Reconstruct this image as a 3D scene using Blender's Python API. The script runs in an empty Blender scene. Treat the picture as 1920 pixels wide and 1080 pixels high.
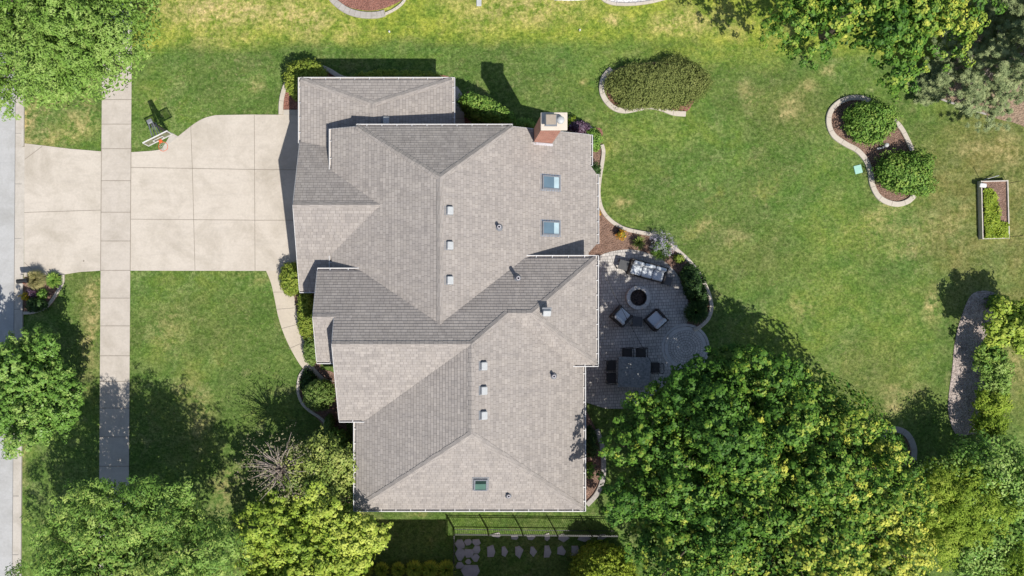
import bpy, bmesh, math, random
import numpy as np
from mathutils import Vector, Matrix
from mathutils.geometry import tessellate_polygon

# ------------------------------------------------------------------ camera, sky, sun
H, U0, V0, S = 44.0, 830.0, 560.0, 36.0          # camera height, foot point of the lens axis, pixels per metre on the ground
sc = bpy.context.scene
COL = sc.collection
cam_d = bpy.data.cameras.new('camera')
cam = bpy.data.objects.new('camera', cam_d); COL.objects.link(cam)
cam.location = (0, 0, H)
cam_d.sensor_width = 36.0
cam_d.lens = 36.0 * S * H / 1920.0
cam_d.shift_x = (960 - U0) / 1920.0
cam_d.shift_y = (V0 - 540) / 1920.0
cam_d.clip_end = 2000
sc.camera = cam

SUN_DIR = Vector((0.331, -0.590, 1.0)).normalized()
w = bpy.data.worlds.new('World'); sc.world = w; w.use_nodes = True
nt = w.node_tree
bg = nt.nodes['Background']
sky = nt.nodes.new('ShaderNodeTexSky'); sky.sky_type = 'NISHITA'; sky.sun_disc = False
sky.sun_elevation = math.asin(SUN_DIR.z)
sky.sun_rotation = math.atan2(SUN_DIR.x, SUN_DIR.y)
nt.links.new(sky.outputs[0], bg.inputs['Color'])
bg.inputs['Strength'].default_value = 0.10
sd = bpy.data.lights.new('sun', 'SUN'); sd.energy = 4.4; sd.angle = math.radians(0.5); sd.color = (1.0, 0.955, 0.88)
so = bpy.data.objects.new('sun', sd); COL.objects.link(so)
so.rotation_euler = (-SUN_DIR).to_track_quat('-Z', 'Y').to_euler()
so.location = (20, -30, 60)
sc.view_settings.view_transform = 'Standard'
sc.view_settings.look = 'None'
sc.view_settings.gamma = 1
sc.view_settings.exposure = 0.25
sc.render.resolution_x = 1024; sc.render.resolution_y = 576

# ------------------------------------------------------------------ helpers
def G(u, v, z=0.0):
    k = (1 - z / H) / S
    return Vector(((u - U0) * k, (V0 - v) * k, z))
def GX(u, z=0.0): return (u - U0) / S * (1 - z / H)
def GY(v, z=0.0): return (V0 - v) / S * (1 - z / H)

def tag(o, label=None, cat=None, group=None, kind=None):
    if label: o['label'] = label
    if cat: o['category'] = cat
    if group: o['group'] = group
    if kind: o['kind'] = kind
    return o
def empty(name, loc=(0, 0, 0), rz=0, label=None, cat=None, group=None):
    o = bpy.data.objects.new(name, None); COL.objects.link(o)
    o.location = loc; o.rotation_euler = (0, 0, rz); o.empty_display_size = 0.3
    return tag(o, label, cat, group)
def children(o): return [c for c in bpy.data.objects if c.parent == o]
def copy_tree(o, parent=None):
    c = o.copy(); COL.objects.link(c); c.parent = parent
    for ch in children(o): copy_tree(ch, c)
    return c

class MB:
    """collects shapes, links them as one mesh object"""
    def __init__(s): s.v = []; s.f = []; s.m = []; s.uv = []; s.smooth = []
    def add(s, vs, fs, mi=0, uvs=None, smooth=False):
        b = len(s.v); s.v += [tuple(x) for x in vs]
        for i, f in enumerate(fs):
            s.f.append([b + k for k in f]); s.m.append(mi); s.smooth.append(smooth)
            s.uv.append(uvs[i] if uvs else None)
    def box(s, c, d, mi=0, M=None):
        x, y, z = d[0] / 2, d[1] / 2, d[2] / 2
        vs = [Vector((a * x, b * y, e * z)) for e in (-1, 1) for b in (-1, 1) for a in (-1, 1)]
        vs = [(M @ p if M else p) + Vector(c) for p in vs]
        s.add(vs, [(0, 2, 3, 1), (4, 5, 7, 6), (0, 1, 5, 4), (2, 6, 7, 3), (0, 4, 6, 2), (1, 3, 7, 5)], mi)
    def rbox(s, c, d, r=0.04, mi=0, M=None):
        """box with a chamfered top and sides"""
        x, y, z = d[0] / 2, d[1] / 2, d[2] / 2
        rings = [(-z, r), (-z + r, 0), (z - r, 0), (z - r * 0.3, r * 0.35), (z, r)]
        vs = []
        for zz, ins in rings:
            a, b = x - ins, y - ins; q = min(r, a * .5, b * .5)
            for (px, py) in ((a - q, -b), (a, -b + q), (a, b - q), (a - q, b), (-a + q, b), (-a, b - q), (-a, -b + q), (-a + q, -b)):
                p = Vector((px, py, zz)); vs.append((M @ p if M else p) + Vector(c))
        fs = []
        for k in range(len(rings) - 1):
            for j in range(8):
                fs.append((k * 8 + j, k * 8 + (j + 1) % 8, k * 8 + 8 + (j + 1) % 8, k * 8 + 8 + j))
        fs.append(tuple(range(7, -1, -1))); fs.append(tuple(range((len(rings) - 1) * 8, len(rings) * 8)))
        s.add(vs, fs, mi)
    def tube(s, pts, rad, n=8, mi=0, cap=True, smooth=True):
        pts = [Vector(p) for p in pts]
        if not hasattr(rad, '__len__'): rad = [rad] * len(pts)
        vs = []
        for i, p in enumerate(pts):
            t = (pts[min(i + 1, len(pts) - 1)] - pts[max(i - 1, 0)]).normalized()
            a = t.cross(Vector((0, 0, 1)) if abs(t.z) < .95 else Vector((1, 0, 0))).normalized(); b = t.cross(a)
            for k in range(n):
                q = 2 * math.pi * k / n
                vs.append(p + (a * math.cos(q) + b * math.sin(q)) * rad[i])
        fs = [(i * n + k, i * n + (k + 1) % n, i * n + n + (k + 1) % n, i * n + n + k) for i in range(len(pts) - 1) for k in range(n)]
        s.add(vs, fs, mi, None, smooth)
        if cap:
            s.add(vs[:n], [tuple(range(n - 1, -1, -1))], mi); s.add(vs[-n:], [tuple(range(n))], mi)
    def lathe(s, prof, c=(0, 0, 0), n=24, mi=0, smooth=False):
        vs = []
        for r, z in prof:
            for k in range(n):
                q = 2 * math.pi * k / n
                vs.append((c[0] + r * math.cos(q), c[1] + r * math.sin(q), c[2] + z))
        fs = [(i * n + k, i * n + (k + 1) % n, i * n + n + (k + 1) % n, i * n + n + k) for i in range(len(prof) - 1) for k in range(n)]
        s.add(vs, fs, mi, None, smooth)
    def prism(s, poly, z0, z1, mi=0):
        n = len(poly)
        vs = [(p[0], p[1], z0) for p in poly] + [(p[0], p[1], z1) for p in poly]
        s.add(vs, [(k, (k + 1) % n, n + (k + 1) % n, n + k) for k in range(n)] + [tuple(range(n, 2 * n)), tuple(range(n - 1, -1, -1))], mi)
    def sheet(s, poly, z, mi=0):
        s.add([(p[0], p[1], z) for p in poly], [tuple(range(len(poly)))], mi)
    def ribbon(s, pts, wid, z0, z1, mi=0, bev=0.02):
        """kerb along a line, with a slightly rounded top"""
        pts = [Vector((p[0], p[1], 0)) for p in pts]; L = len(pts); vs = []
        d = 0.0
        for i, p in enumerate(pts):
            t = (pts[min(i + 1, L - 1)] - pts[max(i - 1, 0)]).normalized(); nrm = Vector((-t.y, t.x, 0))
            for o, z in ((-wid / 2, z0), (-wid / 2, z1 - bev), (-wid / 2 + bev, z1), (wid / 2 - bev, z1), (wid / 2, z1 - bev), (wid / 2, z0)):
                q = p + nrm * o; vs.append((q.x, q.y, z))
        fs = [(i * 6 + k, i * 6 + k + 1, i * 6 + 7 + k, i * 6 + 6 + k) for i in range(L - 1) for k in range(5)]
        fs += [(5, 4, 3, 2, 1, 0), tuple((L - 1) * 6 + k for k in range(6))]
        s.add(vs, fs, mi)
    def build(s, name, mats, parent=None, loc=None):
        me = bpy.data.meshes.new(name)
        me.from_pydata(s.v, [], s.f)
        if not isinstance(mats, (list, tuple)): mats = [mats]
        for m in mats: me.materials.append(m)
        me.polygons.foreach_set('material_index', s.m)
        me.polygons.foreach_set('use_smooth', s.smooth)
        if any(u is not None for u in s.uv):
            ul = me.uv_layers.new(name='UVMap')
            for p, u in zip(me.polygons, s.uv):
                if u is None: continue
                for li, q in zip(p.loop_indices, u): ul.data[li].uv = q
        if name != 'roof': bm = bmesh.new(); bm.from_mesh(me); bmesh.ops.recalc_face_normals(bm, faces=bm.faces); bm.to_mesh(me); bm.free()
        me.update()
        o = bpy.data.objects.new(name, me); COL.objects.link(o)
        if parent is not None: o.parent = parent
        if loc is not None: o.location = loc
        return o

def smooth_line(pts, n=8, closed=False):
    P = [Vector((p[0], p[1], p[2] if len(p) > 2 else 0)) for p in pts]; out = []; L = len(P)
    for i in range(L if closed else L - 1):
        if closed: a, b, c, d = P[(i - 1) % L], P[i], P[(i + 1) % L], P[(i + 2) % L]
        else: a, b, c, d = P[max(i - 1, 0)], P[i], P[i + 1], P[min(i + 2, L - 1)]
        for k in range(n):
            t = k / n
            out.append(0.5 * ((2 * b) + (c - a) * t + (2 * a - 5 * b + 4 * c - d) * t * t + (3 * b - a - 3 * c + d) * t ** 3))
    if not closed: out.append(P[-1])
    return out
def px(pts, n=8, closed=False, z=0.0): return smooth_line([G(u, v, z) for u, v in pts], n, closed)
def raw(pts, z=0.0): return [G(u, v, z) for u, v in pts]

# ------------------------------------------------------------------ materials
def new_mat(name):
    m = bpy.data.materials.new(name); m.use_nodes = True
    t = m.node_tree; b = t.nodes['Principled BSDF']
    return m, t, b
def N(t, typ, **k):
    n = t.nodes.new(typ)
    for a, v in k.items():
        if a in n.inputs: n.inputs[a].default_value = v
        else: setattr(n, a, v)
    return n
def c4(c): return (c[0], c[1], c[2], 1.0)
def noise(t, vec, scale, detail=4, rough=.6, dist=0):
    n = N(t, 'ShaderNodeTexNoise'); n.inputs['Scale'].default_value = scale; n.inputs['Detail'].default_value = detail
    n.inputs['Roughness'].default_value = rough; n.inputs['Distortion'].default_value = dist
    if vec is not None: t.links.new(vec, n.inputs['Vector'])
    return n.outputs['Fac']
def ramp(t, fac, a, b, ca=(0, 0, 0), cb=(1, 1, 1)):
    r = N(t, 'ShaderNodeValToRGB'); e = r.color_ramp.elements
    e[0].position = a; e[1].position = b; e[0].color = c4(ca); e[1].color = c4(cb)
    t.links.new(fac, r.inputs[0]); return r.outputs[0]
def mix(t, fac, a, b, mode='MIX'):
    n = N(t, 'ShaderNodeMix'); n.data_type = 'RGBA'; n.blend_type = mode
    for sock, x in ((n.inputs[0], fac), (n.inputs[6], a), (n.inputs[7], b)):
        if hasattr(x, 'is_linked'): t.links.new(x, sock)
        else: sock.default_value = x if isinstance(x, (int, float)) else c4(x)
    return n.outputs[2]
def math_n(t, op, a, b=0.0, clamp=False):
    n = N(t, 'ShaderNodeMath'); n.operation = op; n.use_clamp = clamp
    for sock, x in ((n.inputs[0], a), (n.inputs[1], b)):
        if hasattr(x, 'is_linked'): t.links.new(x, sock)
        else: sock.default_value = x
    return n.outputs[0]
def objco(t): return N(t, 'ShaderNodeTexCoord').outputs['Object']
def bump(t, b, h, strength=.5, dist=.02):
    n = N(t, 'ShaderNodeBump'); n.inputs['Strength'].default_value = strength; n.inputs['Distance'].default_value = dist
    t.links.new(h, n.inputs['Height']); t.links.new(n.outputs[0], b.inputs['Normal'])

def M_simple(name, c, c2=None, scale=6, rough=.6, bmp=0, fine=40, metal=0):
    """two-tone speckled surface"""
    m, t, b = new_mat(name)
    b.inputs['Roughness'].default_value = rough; b.inputs['Metallic'].default_value = metal
    c2 = c2 or tuple(x * .8 for x in c)
    co = objco(t)
    f = ramp(t, noise(t, co, scale, 5), .3, .7)
    col = mix(t, f, c, c2)
    f2 = ramp(t, noise(t, co, fine, 2), .25, .75, (.86, .86, .86), (1.12, 1.12, 1.12))
    col = mix(t, 1.0, col, f2, 'MULTIPLY')
    t.links.new(col, b.inputs['Base Color'])
    if bmp: bump(t, b, noise(t, co, fine, 3), bmp, .02)
    return m

def M_concrete(name, c, stain=(.0,), rough=.9, amt=.35, scale=.5):
    m, t, b = new_mat(name); b.inputs['Roughness'].default_value = rough
    co = objco(t)
    big = ramp(t, noise(t, co, scale, 7, .7, .4), .44, .68)
    c2 = tuple(x * k for x, k in zip(c, (.76, .75, .72)))
    col = mix(t, math_n(t, 'MULTIPLY', big, amt * 2, True), c, c2)
    mp = N(t, 'ShaderNodeMapping'); mp.inputs['Scale'].default_value = (.35, 2.2, 1); t.links.new(co, mp.inputs[0])
    stk = ramp(t, noise(t, mp.outputs[0], 1.3, 6, .75), .50, .74)
    col = mix(t, math_n(t, 'MULTIPLY', stk, amt * .9, True), col, tuple(x * .72 for x in c))
    sp = ramp(t, noise(t, co, 9, 4, .7), .3, .72, (.93, .93, .93), (1.06, 1.06, 1.06))
    col = mix(t, 1.0, col, sp, 'MULTIPLY')
    fine = ramp(t, noise(t, co, 70, 2), .2, .8, (.93, .93, .93), (1.06, 1.06, 1.06))
    col = mix(t, 1.0, col, fine, 'MULTIPLY')
    spots = ramp(t, noise(t, co, 5.5, 1, .4), .70, .76)
    col = mix(t, math_n(t, 'MULTIPLY', spots, .18), col, tuple(x * .55 for x in c))
    t.links.new(col, b.inputs['Base Color'])
    bump(t, b, noise(t, co, 60, 3), .12, .01)
    return m

def M_mulch(name, c, c2, scale=16):
    m, t, b = new_mat(name); b.inputs['Roughness'].default_value = .95
    co = objco(t)
    v = N(t, 'ShaderNodeTexVoronoi'); v.inputs['Scale'].default_value = scale; t.links.new(co, v.inputs['Vector'])
    f = ramp(t, v.outputs['Color'], .1, .9)
    col = mix(t, f, c, c2)
    n = ramp(t, noise(t, co, 2.2, 5), .3, .75, (.75, .75, .75), (1.2, 1.2, 1.2))
    col = mix(t, 1.0, col, n, 'MULTIPLY')
    dk = ramp(t, noise(t, co, scale * 1.4, 3, .8), .34, .5, (.35, .33, .32), (1, 1, 1))
    col = mix(t, 1.0, col, dk, 'MULTIPLY')
    t.links.new(col, b.inputs['Base Color'])
    bump(t, b, v.outputs['Distance'], .9, .06)
    return m

def M_leaf(name, c_dark, c_mid, c_tip, rough=.5, trans=.12, p1=.45, p2=.85, spec=.16):
    m, t, b = new_mat(name)
    a = N(t, 'ShaderNodeAttribute'); a.attribute_name = 'tone'
    r = N(t, 'ShaderNodeValToRGB'); e = r.color_ramp.elements
    e[0].position = 0; e[0].color = c4(c_dark); e[1].position = 1; e[1].color = c4(c_tip)
    k = e.new(p1); k.color = c4(c_mid); k = e.new(p2); k.color = c4(tuple(.5 * (x + y) for x, y in zip(c_mid, c_tip)))
    t.links.new(a.outputs['Fac'], r.inputs[0])
    b.inputs['Roughness'].default_value = rough
    b.inputs['Specular IOR Level'].default_value = spec
    t.links.new(r.outputs[0], b.inputs['Base Color'])
    tr = N(t, 'ShaderNodeBsdfTranslucent'); t.links.new(r.outputs[0], tr.inputs['Color'])
    mx = N(t, 'ShaderNodeMixShader'); mx.inputs[0].default_value = trans
    t.links.new(b.outputs[0], mx.inputs[1]); t.links.new(tr.outputs[0], mx.inputs[2])
    t.links.new(mx.outputs[0], t.nodes['Material Output'].inputs['Surface'])
    return m

def M_shingle():
    m, t, b = new_mat('asphalt_shingle'); b.inputs['Roughness'].default_value = .92
    b.inputs['Specular IOR Level'].default_value = .2
    uv = N(t, 'ShaderNodeUVMap').outputs[0]
    br = N(t, 'ShaderNodeTexBrick'); br.offset = .37; br.offset_frequency = 2; br.squash = .72; br.squash_frequency = 3
    t.links.new(uv, br.inputs['Vector'])
    for k, val in (('Scale', 1.0), ('Brick Width', .28), ('Row Height', .15), ('Mortar Size', .009), ('Mortar Smooth', .5), ('Bias', .0)):
        br.inputs[k].default_value = val
    br.inputs['Color1'].default_value = c4((.298, .270, .247)); br.inputs['Color2'].default_value = c4((.350, .318, .292))
    br.inputs['Mortar'].default_value = c4((.165, .146, .134))
    br2 = N(t, 'ShaderNodeTexBrick'); br2.offset = .61; br2.squash = 1.3; br2.squash_frequency = 2
    t.links.new(uv, br2.inputs['Vector'])
    for k, val in (('Scale', 1.0), ('Brick Width', .17), ('Row Height', .15), ('Mortar Size', .0), ('Bias', .1)):
        br2.inputs[k].default_value = val
    br2.inputs['Color1'].default_value = c4((.91, .91, .92)); br2.inputs['Color2'].default_value = c4((1.08, 1.075, 1.07))
    col = mix(t, 1.0, br.outputs['Color'], br2.outputs['Color'], 'MULTIPLY')
    mpv = N(t, 'ShaderNodeMapping'); mpv.inputs['Scale'].default_value = (2.2, .28, 1); t.links.new(uv, mpv.inputs[0])
    big = ramp(t, noise(t, mpv.outputs[0], 1.0, 6, .7), .34, .70, (.92, .92, .925), (1.06, 1.055, 1.04))
    col = mix(t, 1.0, col, big, 'MULTIPLY')
    gr = ramp(t, noise(t, uv, 45, 2), .2, .8, (.86, .86, .86), (1.14, 1.14, 1.14))
    col = mix(t, 1.0, col, gr, 'MULTIPLY')
    t.links.new(col, b.inputs['Base Color'])
    return m

def M_brick(name, c1, c2, mortar, w_=.21, h_=.075):
    m, t, b = new_mat(name); b.inputs['Roughness'].default_value = .9
    tc = N(t, 'ShaderNodeTexCoord'); sp = N(t, 'ShaderNodeSeparateXYZ'); t.links.new(tc.outputs['Object'], sp.inputs[0])
    cb = N(t, 'ShaderNodeCombineXYZ')
    t.links.new(math_n(t, 'ADD', sp.outputs[0], sp.outputs[1]), cb.inputs[0]); t.links.new(sp.outputs[2], cb.inputs[1])
    br = N(t, 'ShaderNodeTexBrick'); t.links.new(cb.outputs[0], br.inputs['Vector'])
    for k, val in (('Scale', 1.0), ('Brick Width', w_), ('Row Height', h_), ('Mortar Size', .006), ('Bias', 0.)): br.inputs[k].default_value = val
    br.inputs['Color1'].default_value = c4(c1); br.inputs['Color2'].default_value = c4(c2); br.inputs['Mortar'].default_value = c4(mortar)
    n = ramp(t, noise(t, tc.outputs['Object'], 6, 4), .3, .7, (.8, .8, .8), (1.15, 1.15, 1.15))
    t.links.new(mix(t, 1.0, br.outputs['Color'], n, 'MULTIPLY'), b.inputs['Base Color'])
    bump(t, b, br.outputs['Fac'], -.4, .008)
    return m

def M_paver(name, use_uv=False, w_=.2, h_=.16, c1=(.45, .42, .39), c2=(.57, .54, .505), mortar=(.19, .18, .172)):
    m, t, b = new_mat(name); b.inputs['Roughness'].default_value = .85
    tc = N(t, 'ShaderNodeTexCoord'); vec = tc.outputs['UV' if use_uv else 'Object']
    if not use_uv:
        mp = N(t, 'ShaderNodeMapping'); mp.inputs['Rotation'].default_value = (0, 0, math.radians(-3)); t.links.new(vec, mp.inputs[0]); vec = mp.outputs[0]
    br = N(t, 'ShaderNodeTexBrick'); br.offset = .5; br.squash = .62; br.squash_frequency = 3; t.links.new(vec, br.inputs['Vector'])
    for k, val in (('Scale', 1.0), ('Brick Width', w_), ('Row Height', h_), ('Mortar Size', .012), ('Mortar Smooth', .2), ('Bias', 0.)): br.inputs[k].default_value = val
    br.inputs['Color1'].default_value = c4(c1); br.inputs['Color2'].default_value = c4(c2); br.inputs['Mortar'].default_value = c4(mortar)
    n = ramp(t, noise(t, tc.outputs['Object'], 1.6, 5), .3, .7, (.82, .82, .82), (1.15, 1.14, 1.12))
    n2 = ramp(t, noise(t, tc.outputs['Object'], 30, 3), .3, .7, (.86, .86, .86), (1.12, 1.12, 1.12))
    col = mix(t, 1.0, mix(t, 1.0, br.outputs['Color'], n, 'MULTIPLY'), n2, 'MULTIPLY')
    t.links.new(col, b.inputs['Base Color'])
    bump(t, b, br.outputs['Fac'], -.5, .012)
    return m

def M_grass():
    m, t, b = new_mat('lawn_grass'); b.inputs['Roughness'].default_value = .9
    b.inputs['Specular IOR Level'].default_value = .15
    co = objco(t)
    def att(n):
        a = N(t, 'ShaderNodeAttribute'); a.attribute_name = n; return a.outputs['Fac']
    dry, yel, fle, lush = att('dry'), att('yellow'), att('fleck'), att('lush')
    nb = noise(t, co, .42, 6, .62, .3); nm = noise(t, co, 1.3, 6, .72, .25); nf = noise(t, co, 3.6, 5, .8, .3); nx = noise(t, co, 11, 4, .85); nxx = noise(t, co, 24, 2, .8)
    g = mix(t, ramp(t, nb, .38, .62), (0.089, 0.144, 0.029), (0.138, 0.183, 0.048))
    g = mix(t, ramp(t, nm, .44, .62), g, (0.189, 0.213, 0.079))
    g = mix(t, math_n(t, 'MULTIPLY', ramp(t, nf, .50, .62), .55), g, (0.257, 0.252, 0.122))
    g = mix(t, math_n(t, 'MULTIPLY', ramp(t, nf, .49, .38), .5), g, (0.057, 0.108, 0.020))
    g = mix(t, math_n(t, 'MULTIPLY', ramp(t, nb, .54, .66), math_n(t, 'MULTIPLY', ramp(t, nm, .42, .58), .6)), g, (0.172, 0.207, 0.025))
    g = mix(t, math_n(t, 'MULTIPLY', lush, .7), g, (0.066, 0.123, 0.019))
    nl = noise(t, co, .17, 5, .6, .5); nk = noise(t, co, .75, 5, .7, .4)
    g = mix(t, math_n(t, 'MULTIPLY', ramp(t, nl, .50, .40), .55), g, mix(t, ramp(t, nm, .4, .62), (0.088, 0.173, 0.035), (0.176, 0.236, 0.073)))
    g = mix(t, math_n(t, 'MULTIPLY', ramp(t, nl, .50, .60), math_n(t, 'MULTIPLY', ramp(t, nk, .44, .60), .6)), g, (0.182, 0.236, 0.029))
    g = mix(t, math_n(t, 'MULTIPLY', ramp(t, nk, .56, .68), .5), g, (0.248, 0.257, 0.103))
    g = mix(t, math_n(t, 'MULTIPLY', ramp(t, nk, .44, .34), .45), g, (0.068, 0.142, 0.022))
    # yellowing turf
    y = mix(t, ramp(t, nm, .38, .68), (.170, .240, .026), (.290, .315, .048))
    y = mix(t, math_n(t, 'MULTIPLY', ramp(t, nk, .52, .64), .6), y, (.330, .300, .085))
    yf = math_n(t, 'MULTIPLY', yel, math_n(t, 'ADD', .55, math_n(t, 'MULTIPLY', ramp(t, nm, .3, .65), .6)), True)
    g = mix(t, yf, g, y)
    oc = mix(t, ramp(t, nm, .38, .64), (.150, .140, .040), (.205, .190, .070))
    g = mix(t, math_n(t, 'MULTIPLY', att('olive'), math_n(t, 'ADD', .35, math_n(t, 'MULTIPLY', ramp(t, nk, .36, .60), .6)), True), g, oc)
    # straw: patches, and loose flecks
    st = mix(t, ramp(t, nf, .3, .7), (.56, .44, .22), (.42, .33, .14))
    df = math_n(t, 'MULTIPLY', dry, ramp(t, math_n(t, 'ADD', math_n(t, 'MULTIPLY', nm, .6), math_n(t, 'MULTIPLY', nf, .55)), .50, .66), True)
    g = mix(t, df, g, st)
    ff = math_n(t, 'MULTIPLY', fle, ramp(t, math_n(t, 'ADD', math_n(t, 'MULTIPLY', nf, .65), math_n(t, 'MULTIPLY', nb, .4)), .56, .72), True)
    g = mix(t, math_n(t, 'MULTIPLY', ff, .8), g, (.44, .36, .19))
    n5 = noise(t, co, 5.2, 3, .7, .4); n9 = noise(t, co, 9.5, 3, .75, .3)
    g = mix(t, 1.0, g, ramp(t, n5, .36, .64, (.66, .70, .62), (1.30, 1.26, 1.33)), 'MULTIPLY')
    g = mix(t, 1.0, g, ramp(t, n9, .36, .64, (.68, .72, .66), (1.30, 1.26, 1.32)), 'MULTIPLY')
    g = mix(t, 1.0, g, ramp(t, nxx, .32, .68, (.74, .76, .72), (1.26, 1.24, 1.26)), 'MULTIPLY')
    wv = N(t, 'ShaderNodeTexWave'); wv.wave_type = 'BANDS'; wv.inputs['Scale'].default_value = .16; wv.inputs['Distortion'].default_value = 2.0; wv.inputs['Detail'].default_value = 3; wv.inputs['Detail Scale'].default_value = .6
    wm = N(t, 'ShaderNodeMapping'); wm.inputs['Rotation'].default_value = (0, 0, math.radians(62)); t.links.new(co, wm.inputs[0]); t.links.new(wm.outputs[0], wv.inputs['Vector'])
    g = mix(t, 1.0, g, ramp(t, wv.outputs['Fac'], .35, .65, (.92, .945, .92), (1.055, 1.035, 1.03)), 'MULTIPLY')
    blade = N(t, 'ShaderNodeMapping'); blade.inputs['Rotation'].default_value = (0, 0, .8); blade.inputs['Scale'].default_value = (3, 14, 1); t.links.new(co, blade.inputs[0])
    g = mix(t, math_n(t, 'MULTIPLY', ramp(t, noise(t, blade.outputs[0], 1, 3, .7, .6), .60, .70), .45), g, (.30, .30, .14))
    t.links.new(g, b.inputs['Base Color'])
    bump(t, b, math_n(t, 'ADD', nx, nxx), .45, .05)
    return m

MT = {}
MT['grass'] = M_grass()
MT['shingle'] = M_shingle()
MT['drive'] = M_concrete('driveway_concrete', (.53, .475, .41), amt=.48)
t = MT['drive'].node_tree; b = t.nodes['Principled BSDF']; src = b.inputs['Base Color'].links[0].from_socket; co = objco(t); col = src
dn = noise(t, co, 1.6, 6, .75, .5)
for u, v, r_, k_ in ((110, 300, 1.3, .55), (165, 298, .9, .4), (130, 488, 1.5, .55), (160, 470, .7, .4), (285, 365, 1.0, .35), (415, 370, 1.1, .3), (272, 478, .7, .4), (395, 485, .6, .35), (440, 360, .8, .3), (205, 400, .6, .25)):
    vd = N(t, 'ShaderNodeVectorMath'); vd.operation = 'DISTANCE'; t.links.new(co, vd.inputs[0]); g_ = G(u, v); vd.inputs[1].default_value = (g_.x, g_.y, .026)
    mk = math_n(t, 'MULTIPLY', ramp(t, math_n(t, 'DIVIDE', vd.outputs['Value'], r_), 1.15, .2), ramp(t, dn, .40, .62))
    col = mix(t, math_n(t, 'MULTIPLY', mk, k_), col, (.33, .30, .265))
t.links.new(col, b.inputs['Base Color'])
MT['walk'] = M_concrete('sidewalk_concrete', (.49, .44, .385), amt=.38, scale=.8)
MT['front_walk'] = M_concrete('front_walk_concrete', (.52, .455, .37), amt=.25)
MT['kerb'] = M_concrete('kerb_concrete', (.48, .44, .39), amt=.4, scale=1.2)
MT['edging'] = M_concrete('cast_edging', (.52, .465, .395), amt=.3, scale=1.5)
MT['edging_grey'] = M_concrete('grey_edging', (.40, .37, .34), amt=.5, scale=2.5)
MT['stone_ring'] = M_concrete('grey_block', (.56, .54, .52), amt=.5, scale=2.5)
MT['asphalt'] = M_concrete('pale_asphalt', (.42, .417, .412), amt=.4, scale=.6)
MT['joint'] = M_simple('joint', (.27, .235, .195), rough=.95)
MT['joint_dark'] = M_simple('road_joint', (.22, .21, .20), rough=.95)
MT['mulch_red'] = M_mulch('red_mulch', (.27, .115, .082), (.36, .175, .135))
MT['mulch'] = M_mulch('brown_mulch', (.21, .125, .088), (.32, .205, .155))
MT['mulch_grey'] = M_mulch('weathered_mulch', (.34, .28, .245), (.50, .425, .38), 12)
MT['soil'] = M_mulch('bare_soil', (.26, .18, .12), (.36, .26, .18), 10)
MT['gravel'] = M_mulch('white_gravel', (.62, .60, .58), (.85, .83, .81), 9)
MT['paver'] = M_paver('patio_paver')
MT['paver_ring'] = M_paver('ring_paver', True, .17, .13, (.47, .44, .41), (.60, .565, .53), (.20, .19, .18))
MT['white'] = M_simple('white_paint', (.70, .69, .68), (.62, .61, .60), rough=.45)
MT['gutter_in'] = M_simple('gutter_inside', (.52, .48, .45), (.40, .37, .34), rough=.8)
MT['brick'] = M_brick('house_brick', (.38, .13, .085), (.50, .20, .13), (.46, .40, .34))
MT['cap'] = M_simple('chimney_cap_stone', (.58, .51, .42), (.64, .57, .49), 3, .8, .1)
MT['steel'] = M_simple('galvanised_steel', (.55, .56, .57), (.42, .43, .45), 5, .35, metal=.7)
MT['pale_metal'] = M_simple('pale_metal', (.47, .48, .48), (.42, .43, .43), 5, .5)
MT['grey_metal'] = M_simple('grey_metal', (.22, .23, .25), (.16, .17, .19), 5, .45)
MT['rust_metal'] = M_simple('tan_metal_lid', (.36, .30, .23), (.30, .25, .20), 8, .6)
MT['black'] = M_simple('black_metal', (.014, .014, .015), (.02, .02, .021), 6, .45)
MT['lead'] = M_simple('lead_flashing', (.50, .48, .50), (.40, .38, .40), 12, .6)
MT['hole'] = M_simple('dark_opening', (.012, .011, .011), rough=1)
MT['orange'] = M_simple('orange_paint', (.72, .13, .04), (.60, .10, .03), 9, .4)
MT['net'] = M_simple('net_cord', (.75, .73, .70), rough=.9)
MT['board'] = M_simple('smoked_board', (.40, .34, .27), (.34, .29, .24), 3, .15)
t = MT['board'].node_tree; tb_ = N(t, 'ShaderNodeBsdfTransparent'); tb_.inputs[0].default_value = (.93, .92, .90, 1); mx_ = N(t, 'ShaderNodeMixShader'); mx_.inputs[0].default_value = .74
t.links.new(t.nodes['Principled BSDF'].outputs[0], mx_.inputs[1]); t.links.new(tb_.outputs[0], mx_.inputs[2]); t.links.new(mx_.outputs[0], t.nodes['Material Output'].inputs['Surface'])
MT['wicker'] = M_simple('dark_wicker', (.035, .030, .028), (.06, .052, .048), 40, .7, .4, 90)
MT['cushion'] = M_simple('pale_cushion', (.60, .63, .66), (.54, .57, .60), 6, .9, .15)
MT['slate'] = M_simple('mottled_stone_top', (.15, .157, .16), (.36, .365, .36), 9, .5)
MT['dark_top'] = M_simple('dark_table_top', (.05, .052, .055), (.07, .07, .072), 6, .5)
MT['ash'] = M_mulch('fire_ash', (.03, .022, .02), (.10, .07, .06), 14)
MT['bark'] = M_simple('bark', (.16, .12, .085), (.09, .068, .05), 9, .95, .6, 30)
MT['grey_bark'] = M_simple('grey_bark', (.38, .32, .28), (.26, .21, .18), 9, .95, .5, 30)
MT['flag'] = M_concrete('flagstone', (.46, .43, .41), amt=.5, scale=2.0)
MT['teal'] = M_simple('faded_teal_plastic', (.28, .52, .44), (.34, .56, .48), 5, .6)
MT['wood_white'] = M_simple('weathered_white_board', (.62, .58, .52), (.48, .43, .38), 5, .8)
MT['stucco'] = M_simple('tan_wall', (.42, .33, .25), (.38, .30, .23), 3, .9, .2)
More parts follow.
